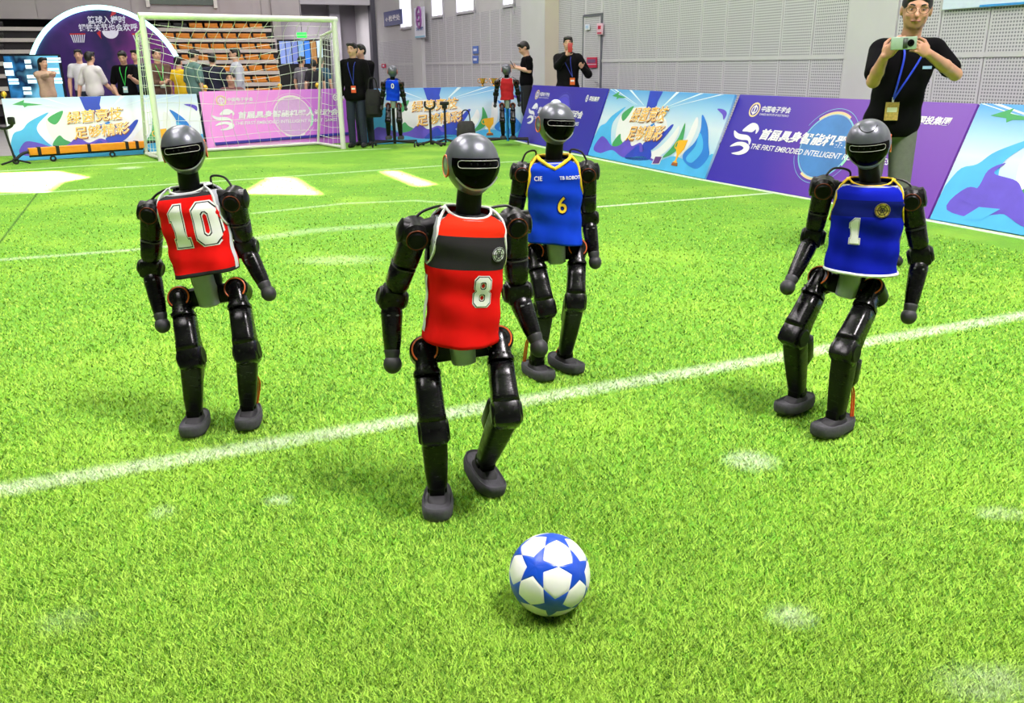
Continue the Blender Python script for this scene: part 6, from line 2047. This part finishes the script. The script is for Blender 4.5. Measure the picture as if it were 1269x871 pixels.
    # eyes, brows, mouth
    for sg in (-1, 1):
        b = MB(); b.ell(0.0118 * hk, 0.007 * hk, 0.0046 * hk, n=12, m=8); link('eye', tmpl(b, 'eye', M_eyew if h < 0.008 else M_eye), None, body, world_of(root) @ Matrix.Translation(Vector(Hd(sg * 0.031, -0.0800, 1.647))))
        if h < 0.008:
            b = MB(); b.ell(0.0048 * hk, 0.003 * hk, 0.0044 * hk, n=12, m=8); link('iris', tmpl(b, 'iris', M_eye), None, body, world_of(root) @ Matrix.Translation(Vector(Hd(sg * 0.031, -0.0856, 1.647))))
        b = MB(); b.tube(smooth_pts([Hd(sg * 0.016, -0.092, 1.668), Hd(sg * 0.032, -0.090, 1.674), Hd(sg * 0.050, -0.077, 1.668)], 5), 0.0042 * hk, 6); link('eyebrow', tmpl(b, 'eyebrow', M_hair), None, body, world_of(root))
    b = MB(); b.tube(smooth_pts([Hd(-0.024, -0.088, 1.586), Hd(0, -0.0985, 1.588), Hd(0.024, -0.088, 1.586)], 5), 0.0055 * hk, 6); link('mouth', tmpl(b, 'mouth', M_lip), None, body, world_of(root))
    # ---- hair
    c = Hd(0, 0, 1.66)
    G = SDF(c - 0.24, c + 0.24, h * 0.8)
    G.ell(Hd(0, 0.012, 1.672), np.array([0.083, 0.100, 0.090]) * hk, Rh, 0.01); G.ell(Hd(0, 0.040, 1.640), np.array([0.078, 0.074, 0.090]) * hk, Rh, 0.01)
    G.cap(Hd(-0.045, -0.060, 1.722), Hd(0.045, -0.055, 1.724), 0.030 * hk, None, 0.01)
    G.ell(Hd(0, -0.105, 1.625), np.array([0.072, 0.075, 0.078]) * hk, Rh, 0, True)
    G.ell(Hd(0, -0.03, 1.525), np.array([0.14, 0.13, 0.085]) * hk, Rh, 0, True)
    for sg in (-1, 1): G.ell(Hd(sg * 0.088, -0.01, 1.625), np.array([0.024, 0.050, 0.036]) * hk, Rh, 0, True)
    if o.get('long'):
        G.cap(Hd(0, 0.055, 1.66), Hd(0, 0.095, 1.44), 0.076 * hk, 0.062 * hk, 0.02)
        for sg in (-1, 1): G.cap(Hd(sg * 0.066, 0.02, 1.66), Hd(sg * 0.07, 0.03, 1.47), 0.028 * hk, 0.022 * hk, 0.01)
    link('hair', G.mesh('hair', 1), o.get('hair', M_hair), root)
    # ---- top
    C = SDF(lo, hi, h)
    g = 0.016 * k
    bulk = o.get('bulk', 0.0) * k
    hemz = o.get('hem', 0.90)
    C.ell(U(0, 0.008, 1.30), np.array([0.155, 0.102, 0.17]) * k + g + bulk); C.ell(U(0, 0, 1.12), np.array([0.138, 0.098, 0.19]) * k + g + bulk, None, 0.04)
    C.ell(U(0, 0, hemz + 0.10), np.array([0.156, 0.108, 0.13]) * k + g + bulk, None, 0.04)
    C.cap(U(-0.15, 0.014, 1.412), U(0.15, 0.014, 1.412), 0.056 * k + g, None, 0.03)
    C.ell(P(0, 0, hemz - 0.115), np.array([0.4, 0.4, 0.12]) * k, None, 0, True)
    long_ = o.get('sleeve', 0.62)
    for a in arms.values():
        s_, el, wr = a[:3]
        if long_ <= 1.0: C.cap(s_, s_ + (el - s_) * long_, 0.058 * k + bulk * 0.5, 0.058 * k + bulk * 0.5, 0.025)
        else:
            e2 = el + (wr - el) * (long_ - 1.0)
            C.cap(s_, el, 0.060 * k + bulk * 0.5, 0.054 * k + bulk * 0.4, 0.025); C.cap(el, e2, 0.054 * k + bulk * 0.4, 0.042 * k + bulk * 0.3, 0.015)
    tp = link(o.get('topname', 'shirt'), C.mesh('shirt', 2), top, root)
    # collar
    if o.get('collar', True):
        a = np.linspace(0, 2 * math.pi, 28, endpoint=False)
        cc = U(0, 0.014, 1.474)
        b = MB(); b.tube(np.array([cc + np.array([0.062 * math.cos(q), 0.060 * math.sin(q), -0.012 * -math.sin(q)]) * k for q in a]), 0.011 * k, 8, True)
        link('collar', tmpl(b, 'collar', top), None, tp, world_of(root))
    # ---- trousers and shoes
    D_ = SDF(lo, hi, h)
    D_.ell(P(0, 0, 0.95), np.array([0.150, 0.100, 0.12]) * k + 0.010)
    for sg in (-1, 1):
        D_.cap(P(sg * 0.085, 0, 0.90), kn[sg], 0.088 * k, 0.070 * k, 0.02); D_.cap(kn[sg], an[sg] + [0, 0, 0.0], 0.070 * k, 0.060 * k, 0.015)
    link('trousers', D_.mesh('trousers', 2), legs, root)
    for sg in (-1, 1):
        E_ = SDF(an[sg] - 0.26, an[sg] + 0.2, h)
        E_.cap(an[sg] + [0, 0.03, -0.035 * k], an[sg] + np.array([sg * 0.012, -0.16, -0.048]) * k, 0.047 * k, 0.037 * k, 0.01)
        E_.ell(an[sg] + np.array([0, -0.05, -0.172]) * k, np.array([0.2, 0.3, 0.088]) * k, None, 0, True)
        link('shoe', E_.mesh('shoe', 1), M_shoe, root)
    # ---- lanyard and badge
    if 'lanyard' in o:
        lm, bm_, drop = o['lanyard']
        by = -(0.102 * k + g + bulk + 0.012)
        e = U(0.0, 0.008, 1.40 - drop) + np.array([o.get('bx', 0.0), by - 0.002, 0])
        b = MB()
        for sg in (-1, 1):
            b.tube(smooth_pts([U(sg * 0.066, 0.03, 1.485), U(sg * 0.066, -0.055, 1.455), U(sg * 0.05, 0.008, 1.36) + [0, by, 0], e], 6), 0.0065 * k, 6)
        ly = link('lanyard', tmpl(b, 'lanyard', lm), None, root, world_of(root))
        bb = MB().box(0.085 * k, 0.006, 0.115 * k, bev=0.004)
        me = bb.mesh('badge_card', False); me.materials.append(bm_)
        Mb = world_of(root) @ Matrix.Translation(Vector(e + np.array([0, -0.004, -0.07 * k])))
        bd = link('badge_card', me, None, ly, Mb)
        me = MB().box(0.062 * k, 0.002, 0.03 * k, c=(0, -0.0045, 0.01 * k)).mesh('badge_print', False); me.materials.append(P_textw); link('badge_print', me, None, bd, Mb)
        if o.get('clip'):
            me = MB().box(0.012 * k, 0.004, 0.035 * k, c=(0, 0, 0.07 * k)).mesh('badge_clip', False); me.materials.append(P_white); link('badge_clip', me, None, bd, Mb)
    return dict(root=root, body=body, top=tp, U=U, Hd=Hd, k=k, hk=hk, arms=arms, RT=RT, loc=loc)

def phone(center, xdir, up, label, m, w=0.155, hgt=0.074, th=0.010, lens=True):
    x = unit(xdir); z = unit(np.asarray(up) - x * (np.asarray(up) @ x)); y = np.cross(z, x)
    root = thing('mobile_phone', center, label, 'phone')
    M0 = basis(center, x, y, z)
    me = MB().box(w, th, hgt, bev=0.004).mesh('phone_body'); me.materials.append(m); pb = link('phone_body', me, None, root, M0)
    if lens:
        b = cyl(0.021, 0.006, 24, 'y', 0.002, (w * 0.26, -th / 2 - 0.002, 0)); link('lens_island', tmpl(b, 'lens_island', M_joint), None, root, M0)
        b = cyl(0.009, 0.006, 16, 'y', 0.001, (w * 0.26, -th / 2 - 0.004, 0)); link('lens', tmpl(b, 'lens', M_visor), None, root, M0)
        me = MB().box(w * 0.18, 0.003, hgt * 0.8, c=(w * 0.05, -th / 2 - 0.001, 0)).mesh('colour_band'); me.materials.append(mat('phone_band', (70, 80, 70), 0.4)); link('colour_band', me, None, root, M0)
    return root

# -- the man filming, right
BLUE_L = mat('lanyard_blue', (36, 66, 214), 0.6)
YM = 5.95
mm = person(1136, -8, YM, -8, 'man in black polo shirt and glasses filming the match with a phone', mat('polo_black', (7, 7, 9), 0.85, var=0.15, scale=20, bump=0.1, bscale=60, spec=0.1),
            mat('trousers_grey_green', (104, 108, 100), 0.85, var=0.08, scale=40),
            dict(h=0.0058, head=(-12, 6, 3), hs=1.10, skin=M_skin2, dx=-0.06, lean=(0.07, -0.06), sleeve=0.72, hem=0.86, bulk=0.012,
                 L=((1082, 101, -0.20), (1096, 70, -0.34), (1112, 53, -0.40), (0.9, 0.5, 0.2), 26),
                 R=((1184, 92, -0.14), (1150, 66, -0.36), (1136, 56, -0.41), (-0.9, 0.5, 0.2), 30), thumbL=1, thumbR=-1,
                 lanyard=(BLUE_L, mat('badge_gold', (206, 170, 96), 0.5, var=0.3, scale=60), 0.30), bx=-0.06, clip=1))
pc = atY(1120, 53.5, YM - 0.415)
phone(pc, np.array([1.0, -0.05, 0.03]), ZZ, 'pale green phone held level in the hands of the filming man', mat('phone_green', (150, 176, 150), 0.35, var=0.08))
gl_ = MB(); Hd = mm['Hd']
for sg in (-1, 1):
    a = np.linspace(0, 2 * math.pi, 24, endpoint=False)
    gl_.tube(np.array([Hd(sg * 0.033 + 0.026 * math.cos(q), -0.108, 1.645 + 0.019 * math.sin(q)) for q in a]), 0.0016, 6, True)
    gl_.tube(np.array([Hd(sg * 0.059, -0.106, 1.652), Hd(sg * 0.080, -0.06, 1.652), Hd(sg * 0.080, 0.01, 1.650)]), 0.0014, 6)
gl_.tube(np.array([Hd(-0.008, -0.110, 1.65), Hd(0.008, -0.110, 1.65)]), 0.0014, 6)
link('glasses', tmpl(gl_, 'glasses', mat('glasses_wire', (120, 104, 76), 0.3, 0.8)), None, mm['root'], world_of(mm['root']))
# chest logo
lg = MB(); pos = mm['U'](0.10, -0.132, 1.30)
lg.box(0.055, 0.004, 0.018, c=tuple(pos + np.array([0, -0.012, 0]))); link('chest_logo', tmpl(lg, 'chest_logo', mat('logo_ice', (150, 190, 220), 0.5)), None, mm['top'], world_of(mm['root']))

# -- two men by the far wall
w1 = person(704, 45.5, 15.9, -6, 'man in black jacket raising a phone before his face by the wall', mat('jacket_black', (13, 12, 14), 0.8, var=0.2, scale=20, spec=0.15), M_black,
       dict(L=((691, 82, -0.12), (702, 68, -0.40), (706, 62, -0.42), (0.3, 0.9, 0.0), 30), R=((729, 92, -0.05), (722, 84, -0.25), (719, 80, -0.30)), sleeve=1.9, bulk=0.035, hem=0.82, topname='jacket',
            lanyard=(mat('lanyard_indigo', (50, 66, 176), 0.6), mat('badge_orange', (236, 112, 40), 0.5), 0.30), bx=0.09))
pc = atY(706.5, 59, 15.9 - 0.46); phone(pc, np.array([1.0, 0, 0]), ZZ, 'red-backed phone held upright by the man in black jacket', mat('phone_red', (190, 60, 60), 0.35), 0.075, 0.15, 0.01, False)
w2 = person(652, 50.5, 16.9, -78, 'man in black tee looking down at his phone by the far pillar', M_black, mat('trousers_black', (20, 20, 24), 0.85),
       dict(head=(0, 26, 0), L=((657, 88, 0.0), (641, 83, -0.05)), R=((656, 88, -0.2), (640, 84, -0.12)), sleeve=0.75, hem=0.93))
pc = atY(635, 80, 16.9 - 0.10); phone(pc, np.array([0.1, 1.0, 0]), np.array([-0.5, 0, 0.8]), 'dark phone in the hand of the man in black tee', M_dark, 0.075, 0.15, 0.01, False)
# -- two men beside the goal
n2 = person(446, 55, 15.78, -12, 'man half hidden behind the other in black beside the goal post', mat('jacket_black_soft', (16, 15, 18), 0.85, var=0.15, scale=20, spec=0.12), M_jean,
       dict(head=(-30, 0, 0), R=((458, 100, 0.0), (460, 113, -0.08)), sleeve=1.9, bulk=0.02, topname='jacket'))
n1 = person(436, 53, 15.40, -6, 'man in black jacket with blue lanyard and red badge beside the goal post', mat('jacket_black_coat', (11, 11, 13), 0.85, var=0.15, scale=20, spec=0.12), M_jean,
       dict(head=(-14, 0, 0), sleeve=1.9, bulk=0.03, hem=0.80, topname='jacket', lanyard=(mat('lanyard_navy', (36, 56, 160), 0.6), mat('badge_red', (230, 84, 50), 0.5, var=0.15, scale=40), 0.34), bx=0.02))
def bag(center, w, d, hgt, label, name, m, straps):
    root = thing(name, (center[0], center[1], max(0.0, center[2] - hgt / 2)), label, 'bag')
    M0 = Matrix.Translation(Vector(center))
    b = MB(); b.loft([(-hgt / 2, w * 0.42, d * 0.40, 3), (-hgt * 0.42, w * 0.5, d * 0.5, 3), (0.0, w * 0.5, d * 0.52, 3), (hgt * 0.36, w * 0.46, d * 0.45, 3), (hgt / 2, w * 0.34, d * 0.3, 3)], 28)
    link('bag_body', tmpl(b, 'bag_body', m), None, root, M0)
    b = MB(); b.loft([(-hgt * 0.38, w * 0.34, 0.03, 3, 0, -d * 0.5), (-hgt * 0.05, w * 0.34, 0.035, 3, 0, -d * 0.5)], 20); link('bag_pocket', tmpl(b, 'bag_pocket', m), None, root, M0)
    for sx in straps:
        b = MB(); b.tube(smooth_pts([(sx - 0.08, 0, hgt * 0.42), (sx - 0.05, -0.02, hgt * 0.42 + 0.2), (sx + 0.05, -0.02, hgt * 0.42 + 0.2), (sx + 0.08, 0, hgt * 0.42)], 6), 0.012, 6); link('bag_strap', tmpl(b, 'bag_strap', m), None, root, M0)
M_bag = mat('bag_black', (22, 22, 23), 0.85, var=0.2, scale=20, bump=0.2)
bag(atY(463, 128, 15.3), 0.28, 0.20, 0.46, 'black holdall hanging from the hand of the half hidden man', 'holdall', M_bag, (0.0,))
gb = gnd(578, 178.5); bag(gb + ZZ * 0.2, 0.34, 0.24, 0.40, 'dark backpack standing on the turf before the back board', 'backpack', mat('bag_charcoal', (52, 50, 50), 0.85, var=0.2, scale=20, bump=0.2), (0.0,))

# -- the crowd behind the left boards
CR = 'spectators behind the left boards'
GREEN_L = mat('lanyard_green', (50, 200, 70), 0.6)
person(52, 71.5, 17.2, 60, 'woman with long dark hair in beige jacket before the lit screen', mat('jacket_beige', (196, 166, 140), 0.85, var=0.08, scale=20), M_jean, dict(group=CR, long=1, sleeve=1.9, L=((50, 96, -0.05), (62, 93, -0.3)), R=((58, 97, 0.15), (64, 92, 0.0)), bulk=0.01))
person(96, 61.5, 18.4, 20, 'dark-haired person in white shirt half hidden behind the man in white tee', mat('shirt_white_b', (222, 222, 226), 0.85), M_jean, dict(group=CR))
person(110, 64, 17.0, 160, 'man in white tee seen from behind under the arch', mat('tee_white', (230, 226, 224), 0.9, var=0.04, scale=12), M_black, dict(group=CR, bulk=0.02, sleeve=0.8, L=((131, 104, 0.05), (139, 112, 0.1)), R=((99, 106, 0.05), (98, 120, 0.0))))
person(167, 62, 17.9, -10, 'man in navy tee standing behind the one with green lanyard', mat('tee_navy', (30, 36, 76), 0.9), M_black, dict(group=CR, sleeve=0.7))
person(151, 62.5, 16.7, 8, 'man in black tee with green lanyard looking down at his hands', M_black, M_black, dict(group=CR, head=(4, 22, 0), bulk=0.015, sleeve=0.75, L=((140, 106, 0.0), (146, 118, -0.1)), R=((170, 102, -0.1), (162, 96, -0.32)), lanyard=(GREEN_L, mat('badge_ice', (170, 206, 206), 0.5), 0.30)))
person(193, 60.5, 16.8, 35, 'man in brown camouflage jacket with green lanyard beside the goal net', mat('jacket_brown', (92, 66, 54), 0.85, var=0.5, scale=14), M_jean, dict(group=CR, sleeve=1.6, bulk=0.015, L=((190, 104, -0.1), (204, 102, -0.3)), R=((206, 98, 0.0), (208, 100, -0.2)), lanyard=(GREEN_L, mat('badge_pale', (210, 220, 200), 0.5), 0.24)))
person(220, 70, 17.6, 170, 'person in yellow vest glimpsed between brown jacket and green tee', mat('vest_yellow', (236, 196, 20), 0.8), M_black, dict(group=CR, sleeve=0.4))
person(237, 61, 16.9, 140, 'broad man in sage green tee turned away behind the net', mat('tee_sage', (92, 126, 118), 0.9, var=0.06, scale=14), M_jean, dict(group=CR, bulk=0.04, head=(0, 18, 0), sleeve=0.8))
person(262, 66, 17.4, -150, 'man in dark jacket with blue stripe facing the stand', mat('jacket_ink', (28, 32, 52), 0.85, var=0.2), M_black, dict(group=CR, sleeve=1.9, bulk=0.015))
person(290, 59.5, 17.3, -70, 'tall man in pale grey shirt seen in profile before the orange seats', mat('shirt_grey', (186, 190, 200), 0.88, var=0.05, scale=12), M_jean, dict(group=CR, sleeve=1.7, bulk=0.02, hem=0.84))
person(285, 89.5, 16.6, 4, 'seated man facing the pitch just above the pink board', mat('shirt_plum', (110, 70, 72), 0.88, var=0.2, scale=30), M_jean, dict(group=CR, sit=0.45, sleeve=0.8))
sq = atY(285, 89.5, 16.6); stl = thing('stool', (sq[0], 16.68, 0), 'black stool under the seated man', 'stool')
b = cyl(0.17, 0.04, 24, 'z', 0.008, (0, 0, 0.36)); link('seat', tmpl(b, 'seat', M_dark), None, stl, Matrix.Translation((sq[0], 16.68, 0)))
for q in (45, 135, 225, 315):
    c, s = math.cos(math.radians(q)), math.sin(math.radians(q)); b = MB(); b.tube([(0.12 * c, 0.12 * s, 0.35), (0.16 * c, 0.16 * s, 0.0)], 0.012, 8); link('leg', tmpl(b, 'leg', M_dark), None, stl, Matrix.Translation((sq[0], 16.68, 0)))
for x, yt, Yp, yw, lb, tp in ((373, 70, 21.2, 150, 'person in grey top at the left of the booth window', (120, 116, 126)), (388, 74, 21.0, 200, 'person in dark top in the middle of the booth window', (30, 30, 36)), (397, 71, 21.4, 170, 'person in teal top at the right of the booth window', (40, 84, 110))):
    person(x, yt, Yp, yw, lb, mat('booth_top_%d' % x, tp, 0.85), M_black, dict(group='visitors at the booth'))
